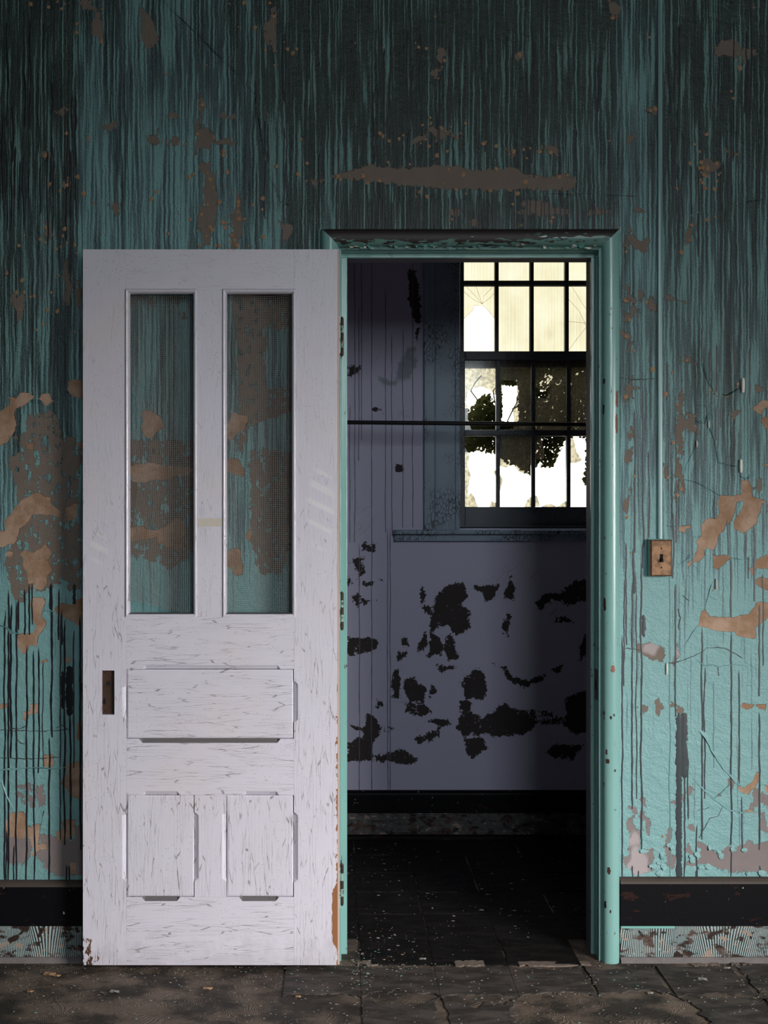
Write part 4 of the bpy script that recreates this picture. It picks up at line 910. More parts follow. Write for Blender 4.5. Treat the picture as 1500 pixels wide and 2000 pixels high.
def g_lo(r, k):
    if r == 1:
        if k == 0: return [[(0, .42), (.06, .40), (.10, .55), (.28, .60), (.55, .625), (.80, .58), (1, .50), (1, 1), (0, 1)], [(0, 0), (.22, 0), (.10, .15), (.12, .36), (.03, .40), (0, .40)]]
        if k == 1: return [[(.05, .72), (.55, .72), (.56, .45), (.50, .36), (.40, .30), (.46, .17), (.44, 0), (1, 0), (1, 1), (0, 1), (0, .70)]]
        if k == 2: return [[(0, 0), (1, 0), (1, 1), (0, 1), (0, .62), (.30, .55), (.52, .66), (.35, .45), (.06, .47), (0, .50)]]
        if k == 3: return [[(0, 0), (.55, 0), (.62, .14), (.72, .02), (1, 0), (1, 1), (0, 1)]]
        return [full] if k == 4 else [[(0, 0), (1, .3), (1, 1), (0, 1)]]
    if k == 0: return [[(0, 0), (.42, 0), (.34, .12), (.22, .20), (.10, .16), (.13, .32), (.20, .45), (.10, .58), (.16, .72), (0, .85)], [(.80, 0), (1, 0), (1, .06), (.86, .08)], [(1, .52), (.90, .50), (1, .44)]]
    if k == 1: return [[(0, 1), (0, .58), (.22, .55), (.38, .62), (.62, .50), (.84, .46), (1, .60), (1, 1)], [(0, .22), (.10, .38), (.02, .45), (0, .45)], [(.80, 0), (1, 0), (1, .14), (.88, .10)]]
    if k == 2: return [[(0, 0), (.16, .02), (.06, .16), (0, .16)], [(.20, 0), (.72, 0), (.50, .045), (.34, .03)], [(.72, 0), (1, 0), (1, .08), (.86, .05)], [(0, 1), (0, .62), (.10, .70), (.2, .64), (.32, .72), (.2, 1)]]
    if k == 3: return [[(0, 1), (0, .62), (.18, .62), (.38, .66), (.20, .78), (.10, 1)], [(.62, .30), (1, .28), (1, 1), (.86, 1), (.72, .72)]]
    return [[(0, .3), (.4, .5), (1, .2), (1, 1), (0, 1)]]
sash('lower_sash', YL, zr(1030, YL), zr(687, YL), [(zr(990, YL), zr(852, YL)), (zr(840, YL), zr(704, YL))], 0, 0, g_lo, 'inner sash with mostly broken grimy panes')
zb2 = zr(687, YU)
rows_u = [(zb2, zr(559, YU)), (zr(549, YU), zr(549, YU)+(zr(559, YU)-zb2))]
sash('upper_sash', YU, zr(719, YU), WZ1-.026, rows_u, 0, 0, g_up, 'outer sash with ribbed cream panes')
wbox('sash_bed', WX0+.02, WX1-.02, BY+.02, BY+.045+.15, WZ0+.012, zr(1029, YL), M['sash'])

# vine hanging outside the broken window
def foliage():
    polys = [[(898, 800), (918, 803), (930, 790), (942, 774), (952, 772), (962, 784), (975, 792), (975, 884), (955, 884), (935, 876), (915, 882), (898, 880)],
             [(972, 715), (1046, 715), (1046, 915), (1034, 926), (1018, 914), (1000, 908), (985, 898), (972, 890)],
             [(1040, 715), (1240, 715), (1240, 850), (1108, 852), (1098, 872), (1088, 884), (1078, 908), (1066, 913), (1052, 902), (1040, 912)],
             [(1146, 840), (1240, 840), (1240, 960), (1160, 950), (1139, 940), (1148, 890)]]
    hole = [(979, 752), (1014, 752), (1015, 826), (979, 826)]
    hole2 = [(1054, 735), (1075, 726), (1082, 745), (1064, 768), (1054, 765)]
    rnd = random.Random(5); V = []; F = []; n = 0
    while n < 15000:
        k = rnd.choices(range(4), (1.0, 2.1, 3.3, .8))[0]; p = polys[k]
        xs_ = [q[0] for q in p]; ys_ = [q[1] for q in p]
        x = rnd.uniform(min(xs_), max(xs_)); y = rnd.uniform(min(ys_), max(ys_))
        A = np.array([x]); B = np.array([y])
        s = float(poly_sdf(A, B, p)[0])
        if s < -2 or (s < 3 and rnd.random() < .5): continue
        if float(poly_sdf(A, B, hole)[0]) > 0: continue
        if float(poly_sdf(A, B, hole2)[0]) > 0 and rnd.random() < .7: continue
        Y = Y2+.10+rnd.random()*.30; X, Z = W(x, y, Y); r = .006+.009*rnd.random()
        ax = Vector((rnd.gauss(0, 1), rnd.gauss(0, 1), rnd.gauss(0, 1))).normalized(); bx = ax.orthogonal().normalized(); cxv = ax.cross(bx)
        c0 = Vector((X, Y, Z)); b0 = len(V)
        for aa, rr in ((0, 1.35), (55, .8), (140, .7), (180, .5), (220, .7), (305, .8)):
            t = math.radians(aa); V.append(tuple(c0+(bx*math.cos(t)+cxv*math.sin(t))*r*rr))
        F.append(tuple(range(b0, b0+6))); n += 1
    o = mesh_obj('vine_leaves', V, F, M['leaf']); return o
vine = empty('climbing_vine', (1.0, Y2+.25, 0)); bpy.context.view_layer.update()
tag(vine, 'dark leafy vine hanging outside behind the broken window panes', 'vine')
lf = foliage(); lf.parent = vine; lf.matrix_parent_inverse = vine.matrix_world.inverted(); lf['kind'] = 'stuff'
rnd = random.Random(9)
for k in range(9):
    x, z = W(900+k*38, 720, Y2+.3); xx = x; pts = []
    for i in range(9): pts.append((xx, Y2+.22+.05*rnd.random(), 2.06-(2.06-(1.75+.1*rnd.random()))*i/8)); xx += rnd.uniform(-.04, .04)
    bm = bmesh.new(); add_tube(bm, pts, .0035, 5); st = bm_obj('stem', bm, M['leaf']); st.parent = vine; st.matrix_parent_inverse = vine.matrix_world.inverted()
# main stem rooted in the ground outside
bm = bmesh.new(); pts = [(1.72, Y2+.30, -.1), (1.70, Y2+.28, .6), (1.74, Y2+.26, 1.3), (1.66, Y2+.26, 1.75), (1.3, Y2+.27, 1.95), (1.0, Y2+.27, 1.98), (.85, Y2+.27, 1.9)]
add_tube(bm, pts, [.02, .018, .015, .012, .009, .006, .004], 8); st = bm_obj('main_stem', bm, M['leaf']); st.parent = vine; st.matrix_parent_inverse = vine.matrix_world.inverted()
struct(box('ground_outside', -6, 8, Y2+.01, 14, -.2, -.1, M['floor']), 'bare ground outside beneath the vine', 'ground')

# ------------------------------------------------------------------ iron rod across the back room
bm = bmesh.new(); za = W(680, 825, 1.06)[1]; zb = W(1150, 829, 1.06)[1]; sl = (zb-za)/(W(1150, 0, 1.06)[0]-W(680, 0, 1.06)[0]); zz = lambda x: za+sl*(x-W(680, 0, 1.06)[0])
rodo = empty('iron_rod', (0, 1.06, za)); bpy.context.view_layer.update(); tag(rodo, 'thin dark iron rod spanning the back room in front of the broken window', 'rod')
add_tube(bm, [(BX0, 1.06, zz(BX0)), (.6, 1.06, zz(.6)), (BX1, 1.06, zz(BX1))], .0085, 12); o = bm_obj('bar', bm, M['rod'], smooth=True); o.parent = rodo; o.matrix_parent_inverse = rodo.matrix_world.inverted()
for x, s in ((BX0, 1), (BX1, -1)):
    bm = bmesh.new(); add_tube(bm, [(x, 1.06, zz(x)), (x+s*.006, 1.06, zz(x))], .028, 16); add_tube(bm, [(x+s*.006, 1.06, zz(x)), (x+s*.03, 1.06, zz(x))], .014, 12); o = bm_obj('flange', bm, M['rod']); o.parent = rodo; o.matrix_parent_inverse = rodo.matrix_world.inverted()

# ------------------------------------------------------------------ raceway and light switch
def race():
    x0, x1 = W(1284.5, 0, -.006)[0], W(1294, 0, -.006)[0]; zlo = W(0, 1052, 0)[1]
    pr = [(x0, 0), (x0, -.0065), (x0+.0022, -.0092), ((x0+x1)/2, -.0100), (x1-.0022, -.0092), (x1, -.0065), (x1, 0)]
    v = []; f = []; n = len(pr); zs_ = np.linspace(zlo, RZ-.002, 60)
    for z in zs_: v += [(x, y, z) for x, y in pr]
    for k in range(len(zs_)-1):
        for i in range(n-1): f.append((k*n+i, k*n+i+1, (k+1)*n+i+1, (k+1)*n+i))
    f += [tuple(range(n)), tuple(range((len(zs_)-1)*n, len(zs_)*n))]
    o = mesh_obj('surface_conduit', v, f, M['race'])
    bm = bmesh.new(); bm.from_mesh(o.data); bmesh.ops.recalc_face_normals(bm, faces=bm.faces); bm.to_mesh(o.data); bm.free(); return o
def mat_race():
    g = NT('streaked_conduit_paint'); P, X, Y, Z = g.pos()
    s = g.noise(g.vec(g.m('MULTIPLY', X, 300), 0, g.m('MULTIPLY', Z, 2.5)), 1.0, 2)
    dark = g.ss(Z, 1.3, 2.6, .15, .75)
    col = g.mix(g.m('MULTIPLY', g.ss(s, .62, .40), dark), (.24, .43, .43, 1), (.09, .16, .165, 1))
    return g.bsdf(col, .32, None, .5)
M['race'] = mat_race()
tag(race(), 'narrow teal painted wiring conduit running down to the copper switch plate', 'conduit')
swx0, swx1, swz0, swz1 = W(1269.5, 0, -.026)[0], W(1313, 0, -.026)[0], W(0, 1125.5, -.026)[1], W(0, 1054, -.026)[1]
sw = empty('light_switch', ((swx0+swx1)/2, 0, (swz0+swz1)/2)); bpy.context.view_layer.update()
tag(sw, 'copper coloured toggle light switch plate on a teal wall box', 'switch')
def sp_(o, p=None): o.parent = p or sw; bpy.context.view_layer.update(); o.matrix_parent_inverse = (p or sw).matrix_world.inverted(); return o
sp_(box('wall_box', swx0-.0015, swx1-.001, -.022, 0, swz0, swz1+.001, M['trim'], None, .002))
# bevelled plate with a slot
def plate():
    bm = bmesh.new(); b = .0055; y0, y1 = -.0295, -.022
    o_ = [(swx0, swz0), (swx1, swz0), (swx1, swz1), (swx0, swz1)]; i_ = [(swx0+b, swz0+b*.8), (swx1-b, swz0+b*.8), (swx1-b, swz1-b*.8), (swx0+b, swz1-b*.8)]
    cx, cz = (swx0+swx1)/2, (swz0+swz1)/2; s_ = [(cx-.0052, cz-.0122), (cx+.0052, cz-.0122), (cx+.0052, cz+.0122), (cx-.0052, cz+.0122)]
    R = lambda ps, y: [bm.verts.new((x, y, z)) for x, z in ps]
    A, B, Cc, D = R(o_, y1), R(o_, y1-.0012), R(i_, y0), R(s_, y0); E = R(s_, y1)
    for P, Q in ((A, B), (B, Cc), (Cc, D), (D, E)):
        for k in range(4): bm.faces.new((P[k], P[(k+1) % 4], Q[(k+1) % 4], Q[k]))
    return bm_obj('cover_plate', bm, M['brass'])
pl = sp_(plate()); pl['label'] = 'tarnished copper cover plate'
cx, cz = (swx0+swx1)/2, (swz0+swz1)/2
sp_(box('slot', cx-.0050, cx+.0050, -.0285, -.0235, cz-.0119, cz+.0119, M['void']))
v = [(cx-.0034, -.0255, cz-.010), (cx+.0036, -.0255, cz-.010), (cx+.0036, -.0255, cz+.001), (cx-.0034, -.0255, cz+.001), (cx-.0026, -.041, cz-.0125), (cx+.0030, -.041, cz-.0125), (cx+.0030, -.042, cz-.0065), (cx-.0026, -.042, cz-.0065)]
tg = mesh_obj('toggle', v, [(0, 1, 5, 4), (1, 2, 6, 5), (2, 3, 7, 6), (3, 0, 4, 7), (4, 5, 6, 7)], M['blackplastic']); sp_(tg)
for s in (1, -1): disc('screw_hole', cx, -.0299, cz+s*.0300, .0025, .0025, M['void'], sw, .0006)

# ------------------------------------------------------------------ drips on the walls
def ribbon(parent, name, mat, x, y0, y1, w, Y, seedv, taper=(.5, .8), off=.0005, wob=1.0, drift=0.0):
    rnd = random.Random(seedv); n = max(6, int(abs(y1-y0)/(9 if w < 6 else 4))); V = []; F = []; ph = rnd.random()*50
    k = (CD+Y)/FPX
    for i in range(n+1):
        s = i/n; py = y0+(y1-y0)*s
        px = x+wob*(2.6*mnoise.noise((py*.012+ph, 0, 0))+1.0*mnoise.noise((py*.06+ph, 5, 0)))+drift*s
        ww = w*(.72+.5*(mnoise.noise((py*.045+ph, 9, 0))+.5))
        if w >= 6: ww *= rnd.uniform(.78, 1.12); px += rnd.uniform(-.8, .8)
        ww *= np.interp(s, [0, .04, .94, 1], [taper[0]*.3, 1, 1, taper[1]])
        a = W(px-ww/2, py, Y); b = W(px+ww/2, py, Y); c = W(px, py, Y)
        V += [(a[0], Y-.0001, a[1]), (c[0], Y-off, c[1]), (b[0], Y-.0001, b[1])]
    for i in range(n):
        for m_ in (0, 1): F.append((3*i+m_, 3*i+m_+1, 3*i+4+m_, 3*i+3+m_))
    return mesh_obj(name, V, F, mat, parent, True)
BL, BR = 1722, 1716
for i, (x, y0, y1, w, mt) in enumerate((
    (9, 1190, BL, 3.6, 'drip_dk'), (16.5, 1150, BL, 3.8, 'drip_dk'), (21, 1180, 1480, 4.6, 'drip_dk'), (32, 1175, BL, 3.6, 'drip_dk'), (52, 1260, BL, 3.8, 'drip_dk'), (66, 1270, 1590, 3.6, 'drip_dk'), (67, 1580, BL, 3.2, 'drip_dk'), (76, 1265, 1510, 3.4, 'drip_dk'), (84, 1290, 1500, 2.4, 'drip'),
    (101, 1140, 1440, 4.2, 'drip_dk'), (96, 1440, BL, 3.8, 'drip_dk'), (118, 1200, 1640, 3.2, 'drip'), (126, 1210, 1650, 3.8, 'drip_dk'), (138, 1395, 1640, 4.0, 'drip_dk'), (144, 1230, 1500, 3.2, 'drip'), (157, 1200, 1660, 4.0, 'drip_dk'), (48, 1150, 1240, 3.5, 'drip_dk'), (57, 1140, 1240, 3.5, 'drip_dk'), (63, 1140, 1220, 3, 'drip_dk'), (36, 1170, 1230, 4, 'drip_dk'),
    (115, 1150, 1250, 3.5, 'drip_dk'), (121, 1190, 1260, 3.5, 'drip_dk'), (145, 1140, 1180, 6, 'drip_dk'), (98, 1140, 1190, 5, 'drip_dk'), (13, 1620, BL, 3, 'drip_dk'), (27, 1650, BL, 3, 'drip_dk'), (130, 1690, BL, 3.4, 'drip_dk'), (135, 1690, BL, 3.4, 'drip_dk'),
    (1215, 1240, BR, 3.4, 'drip'), (1234.5, 1140, 1580, 3.6, 'drip'), (1243, 1150, 1560, 2.6, 'drip'), (1252.5, 1100, 1660, 3.8, 'drip'), (1235, 1690, BR, 3.2, 'drip'), (1247, 1700, BR, 3.0, 'drip'), (1308, 1100, BR, 2.6, 'drip_faint'), (1319, 1140, 1400, 3.6, 'drip'), (1315, 1000, 1130, 4.0, 'drip'), (1361, 1610, BR, 3.2, 'drip'), (1337, 1480, BR, 3.2, 'drip'), (1344, 1480, 1600, 3.0, 'drip'),
    (1371, 1225, 1640, 3.8, 'drip'), (1376, 1300, 1560, 3.0, 'drip'), (1394, 1330, 1500, 2.4, 'drip_faint'), (1428, 1090, 1206, 4.0, 'drip'), (1428, 1233, 1650, 3.8, 'drip'), (1444, 1310, 1530, 3.4, 'drip'), (1449, 1555, 1660, 3.0, 'drip'), (1483, 1180, 1360, 3.8, 'drip'), (1483, 1390, 1660, 3.8, 'drip'), (1484, 1690, BR, 3.6, 'drip'), (1490, 1120, 1300, 3.0, 'drip'), (1427, 1660, BR, 3, 'drip'), (1359, 1700, BR, 3, 'drip'),
    (1473, 1025, 1175, 3.4, 'drip'), (1457, 1040, 1090, 3.2, 'drip'), (1463, 1085, 1130, 3.2, 'drip'), (1422, 1015, 1085, 3.2, 'drip'), (1303, 705, 782, 4.2, 'drip_dk'), (1306, 860, 960, 3.4, 'drip'), (1321, 950, 1060, 3.6, 'drip'),
    (1223, 1060, 1260, 3.2, 'drip'), (1237, 1070, 1160, 4.6, 'drip'), (1219, 1130, 1340, 3.0, 'drip'), (1255, 1060, 1110, 3.4, 'drip'), (1268, 880, 1050, 3.4, 'drip'), (1240, 800, 1080, 4.6, 'drip'), (1256, 760, 1070, 4.0, 'drip'),
    (1386, 680, 745, 3.6, 'drip_dk'), (1400, 670, 770, 3.6, 'drip_dk'), (1433, 660, 730, 3.4, 'drip_dk'), (1464, 680, 790, 3.4, 'drip_dk'), (1408, 775, 835, 3.2, 'drip'), (1399, 790, 860, 3, 'drip'), (1443, 840, 900, 3, 'drip'), (1370, 640, 710, 3, 'drip_dk'))):
    ribbon(wall_front, 'drip', M[mt], x, y0, y1, w, 0.0, 100+i, off=.0006, wob=1.0)
# two broad tar runs
ribbon(wall_front, 'tar_run', M['drip_dk'], 136, 1300, 1400, 15, 0.0, 501, (.05, .05), .001, .3); ribbon(wall_front, 'tar_run', M['drip_dk'], 122, 1310, 1385, 7, 0.0, 502, (.2, .2), .0009, .3)
ribbon(wall_front, 'tar_run', M['drip'], 1326, 1392, BR, 13, 0.0, 503, (.9, .8), .001, .3); ribbon(wall_front, 'tar_run', M['drip'], 1336, 1392, 1520, 15, 0.0, 504, (1.2, .2), .001, .3); ribbon(wall_front, 'tar_run', M['drip'], 1257, 1200, 1245, 8, 0, 505, (.3, .1), .0008, .2); ribbon(wall_front, 'tar_run', M['drip'], 1239, 1115, 1160, 9, 0, 506, (.3, .1), .0008, .2)
rnd = random.Random(77)
for i in range(90):   # black runs high on the wall
    x = rnd.choice((rnd.uniform(480, 1180), rnd.uniform(480, 1180), rnd.uniform(1300, 1500), rnd.uniform(0, 150)))
    y0 = rnd.uniform(30, 330); L = rnd.uniform(60, 220); y1 = y0+L
    if 500 < x < 1220: y1 = min(y1, 448)
    if 690 < x < 1130 and y1 > 320 and y0 < 375: y1 = 320
    if y1-y0 > 30: ribbon(wall_front, 'drip', M['drip_dk'], x, y0, y1, rnd.uniform(2.4, 4.2), 0.0, 700+i, (.3, .4), .0008, 1.5)
for i in range(62):   # comb of short runs over the door head
    x = 660+i*9+rnd.uniform(-3, 3); y0 = rnd.uniform(372, 395)
    ribbon(wall_front, 'drip', M['drip_dk'], x, y0, 449, rnd.uniform(2.0, 4.0), 0.0, 900+i, (.3, 1), .0006, .6)
for i, (x, y0, y1) in enumerate(((693, 500, 1060), (701, 600, 900), (706, 510, 860), (726, 500, 1545), (753, 560, 1040), (765, 650, 1040), (787, 640, 1030), (806, 500, 1030), (702, 1060, 1545), (757, 1030, 1545), (762, 1030, 1545), (683, 790, 1060), (846, 500, 560), (862, 500, 560))):
    ribbon(wall_far, 'drip', M['drip_far'], x, y0, y1, 1.6, BY, 300+i, (.8, 1), .0004, .5) if x < 828 else None

# ------------------------------------------------------------------ lifted edges, curls, chips
def painted(o):
    """give a loose flake the same run-off staining as the wall it came from"""
    n = len(o.data.vertices); co = np.zeros(n*3, np.float32); o.data.vertices.foreach_get('co', co); co = co.reshape(-1, 3)
    fa = front_attrs(co[:, 0].astype(float), co[:, 2].astype(float)); st = fa['stain']
    for k, v in (('tan', np.full(n, -.06)), ('grey', np.full(n, -.06)), ('pale', np.zeros(n)), ('stain', st), ('soot', fa['soot'])):
        a = o.data.attributes.new(k, 'FLOAT', 'POINT'); a.data.foreach_set('value', v.astype(np.float32))
    return o
def lifted(ptsx, h, w, seedv, flip=1, name='lifted_paint_edge', Y=0.0, mat='flake'):
    """paint edge standing off the wall along a crack: foot on the wall, free lip raised"""
    rnd = random.Random(seedv); P = []
    for (a, b), (c, d2) in zip(ptsx, ptsx[1:]):
        n = max(1, int(math.hypot(c-a, d2-b)/7))
        for i in range(n): P.append((a+(c-a)*i/n+rnd.uniform(-.8, .8), b+(d2-b)*i/n+rnd.uniform(-.8, .8)))
    P.append(ptsx[-1]); V = []; F = []; n = len(P)
    for i, (x, y) in enumerate(P):
        tx, ty = P[min(i+1, n-1)][0]-P[max(i-1, 0)][0], P[min(i+1, n-1)][1]-P[max(i-1, 0)][1]; L = math.hypot(tx, ty)+1e-6
        nx, ny = -ty/L*flip, tx/L*flip; h_ = h*.8; e = math.sin(math.pi*i/(n-1))**.6 if n > 2 else 1; j = (.7+.6*rnd.random())*(.30+1.5*max(0, mnoise.noise((i*.33+seedv*3.7, 1.5, 2.5))))
        a = W(x+nx*w*j, y+ny*w*j, Y); b = W(x+nx*w*.4, y+ny*w*.4, Y); c = W(x, y, Y)
        V += [(a[0], Y-.0002, a[1]), (b[0], Y-h*e*j*.7, b[1]), (c[0], Y-h*e*j-.0006, c[1])]
    for i in range(n-1):
        for m_ in (0, 1): F.append((3*i+m_, 3*i+m_+1, 3*i+4+m_, 3*i+3+m_))
    return painted(mesh_obj(name, V, F, M['wall'], wall_front, True))
R = (1300, 680, 6.25); R2 = (1300, 1000, 6.25); R3 = (1210, 1380, 5.17); A = (0, 720, 6.667); B = (0, 1020, 6.667); D = (0, 1340, 5.128)
edges = ((R3, '800,240 880,350 920,430 990,560 1050,640 1120,710 1160,760 1240,820', .008, 7, -1), (R3, '730,730 790,780 850,850 955,940 1040,1005 1120,1050 1200,1075 1390,1070', .006, 6, -1), (R3, '955,940 1020,880 1110,800', .003, 4, -1),
         (R, '430,180 500,370 540,460 600,570 640,580', .006, 8, -1), (R, '690,578 740,595 850,540 900,500 930,530', .006, 8, -1), (R, '230,1610 340,1640 450,1680 560,1740 650,1810', .004, 5, -1), (R, '500,700 510,800 520,940 560,1060 600,1170 620,1300 640,1400 760,1440 870,1450', .005, 6, -1),
         (R, '420,1050 370,1180 320,1290 250,1420 230,1520', .004, 5, -1), (R, '350,860 400,915 480,930 505,880 510,820', .005, 8, -1), (R, '370,690 450,690 500,705', .003, 4, 1), (R, '900,1570 960,1605 1020,1590 1060,1560 1110,1530', .007, 8, -1), (R2, '600,830 560,890 520,1000 470,1190', .004, 6, -1), (R2, '390,1380 310,1490 230,1640', .003, 5, -1),
         (R2, '160,660 250,590 340,520', .005, 6, -1), (R2, '820,570 930,590 1000,560', .004, 5, -1), (R2, '380,1800 470,1880 590,1870 660,1895 800,1870 950,1880', .003, 4, -1), (R2, '530,1020 570,1050 660,1080', .002, 3, -1), (R2, '350,290 370,320 440,300', .003, 5, -1),
         (D, '0,830 150,815 270,815 390,810 480,820 660,810', .004, 6, 1), (D, '0,930 60,1100 140,1250', .004, 6, -1), (B, '0,1335 70,1350 200,1430 260,1455', .004, 6, 1), (B, '560,1140 680,1150 710,1160', .004, 5, 1), (A, '380,410 480,400 550,430 580,500', .004, 8, 1), (A, '850,290 890,310 940,370 950,450', .004, 6, 1), (A, '600,500 680,430 745,425', .004, 5, 1),
         ((0, 0, 2), '640,0 760,120 940,300 1000,380', .0022, 7, 1), ((0, 0, 2), '1000,380 1030,580 1060,700 1100,790 1130,800', .0022, 7, 1), ((750, 0, 2), '1150,860 1250,820 1360,800 1500,770', .002, 5, 1), ((750, 0, 2), '540,760 800,755 960,765 1060,765', .0014, 3, 1))
def crack_line(ptsx, seedv):
    rnd = random.Random(seedv); V = []; F = []; P = []
    for (a, b), (c, d2) in zip(ptsx, ptsx[1:]):
        n = max(1, int(math.hypot(c-a, d2-b)/6))
        for i in range(n): P.append((a+(c-a)*i/n+rnd.uniform(-1, 1), b+(d2-b)*i/n+rnd.uniform(-1, 1)))
    P.append(ptsx[-1]); n = len(P)
    for i, (x, y) in enumerate(P):
        tx, ty = P[min(i+1, n-1)][0]-P[max(i-1, 0)][0], P[min(i+1, n-1)][1]-P[max(i-1, 0)][1]; L = math.hypot(tx, ty)+1e-6; w = rnd.uniform(.35, 1.1)
        a = W(x-ty/L*w, y+tx/L*w); b = W(x+ty/L*w, y-tx/L*w); V += [(a[0], -.0004, a[1]), (b[0], -.0004, b[1])]
    for i in range(n-1): F.append((2*i, 2*i+1, 2*i+3, 2*i+2))
    mesh_obj('crack', V, F, M['crack'], wall_front)
for i, t in enumerate(('0,155 60,180 140,175', '210,1020 250,1060 290,1085', '150,1180 180,1290 150,1390 160,1440', '120,1840 280,1790 420,1720 500,1660 600,1650 720,1665 850,1730 930,1780', '1000,560 1020,700', '640,1890 650,2000', '30,1850 130,1840')): crack_line(pts_of(1300, 1000, 6.25, t), 800+i)
for i, t in enumerate(('120,420 200,425 260,400', '0,440 300,450 450,450 700,435', '560,420 620,390 680,440', '160,520 200,570 250,580', '410,1400 420,1310 440,1250')): crack_line(pts_of(0, 1340, 5.128, t), 830+i)
for i, t in enumerate(('1040,1005 1000,1110 910,1130 800,1330', '780,1050 900,1020')): crack_line(pts_of(1210, 1380, 5.17, t), 850+i)
crack_line([(1212, 738), (1240, 742), (1280, 740)], 860); crack_line([(1214, 1265), (1250, 1270)], 861); crack_line([(0, 1480), (60, 1482), (120, 1479)], 862); crack_line(pts_of(0, 0, 2, '640,0 700,70 760,120 850,210 940,300 1000,380 1015,480 1030,580 1060,700 1100,790 1130,800'), 863)
for i, (k, t, h, w, fl) in enumerate(edges): lifted(pts_of(*k, t), h, w, 40+i, fl, mat='flake_dk' if k[1] == 0 else 'flake_mid' if k[1] in (680, 720) else 'flake')
def curl(px, py0, py1, r, ang, wpx, seedv, side=1):
    """strip of paint rolled back on itself; pale underside shows"""
    za, zb = W(px, py0)[1], W(px, py1)[1]; x = W(px, 0)[0]; V = []; F = []; n = 9; m_ = 6; rnd = random.Random(seedv)
    for j in range(m_+1):
        s = j/m_; z = za+(zb-za)*s; rr = r*(.75+.25*math.sin(math.pi*s)+.1*rnd.random())
        for i in range(n+1):
            a = ang*i/n; V.append((x+side*(rr*math.sin(a)), -.0006-rr*(1-math.cos(a)), z+.002*math.sin(3*s+i*.2)))
    for j in range(m_):
        for i in range(n): F.append((j*(n+1)+i, j*(n+1)+i+1, (j+1)*(n+1)+i+1, (j+1)*(n+1)+i))
    o = mesh_obj('paint_curl', V, F, M['flake_in'], wall_front, True); return o
curl(1450, 740, 766, .0055, 3.9, 6, 1, -1); curl(1446, 899, 922, .0050, 3.9, 6, 2, -1); curl(1384, 823, 836, .003, 3.4, 4, 3, -1); curl(1302, 1296, 1316, .0032, 3.6, 4, 4, -1); curl(1399, 1131, 1150, .004, 3.0, 5, 5, -1)
curl(1361, 862, 872, .0035, 3.2, 5, 9, -1)
# loose teal scales above the baseboard
def scale(px, py, sx_, sz_, tilt, seedv):
    rnd = random.Random(seedv); c = W(px, py); V = [(c[0], -.001-tilt*.5, c[1])]; n = 8; F = []
    for k in range(n):
        a = 2*math.pi*k/n; r = .8+.4*rnd.random(); zf = math.sin(a)
        V.append((c[0]+sx_*r*math.cos(a), -.0006-tilt*(.5-.5*zf)*(.6+.8*rnd.random()), c[1]+sz_*r*zf))
    for k in range(n): F.append((0, 1+k, 1+(k+1) % n))
    return painted(mesh_obj('paint_scale', V, F, M['wall'], wall_front))
for i, (px, py) in enumerate(((1286, 1686), (1296, 1692), (1280, 1694), (1292, 1668), (1296, 1674), (1290, 1705), (1404, 1664), (1408, 1672), (1398, 1656), (1386, 1655), (1370, 1694), (1383, 1692), (1349, 1672), (1352, 1680), (1258, 1662), (1312, 1655), (1307, 1650), (1488, 1704), (1460, 1705), (1362, 1668), (1276, 1690), (1430, 1658), (1454, 1660))):
    scale(px, py, .006+.004*(i % 3), .006+.003*(i % 2), .006, 60+i)
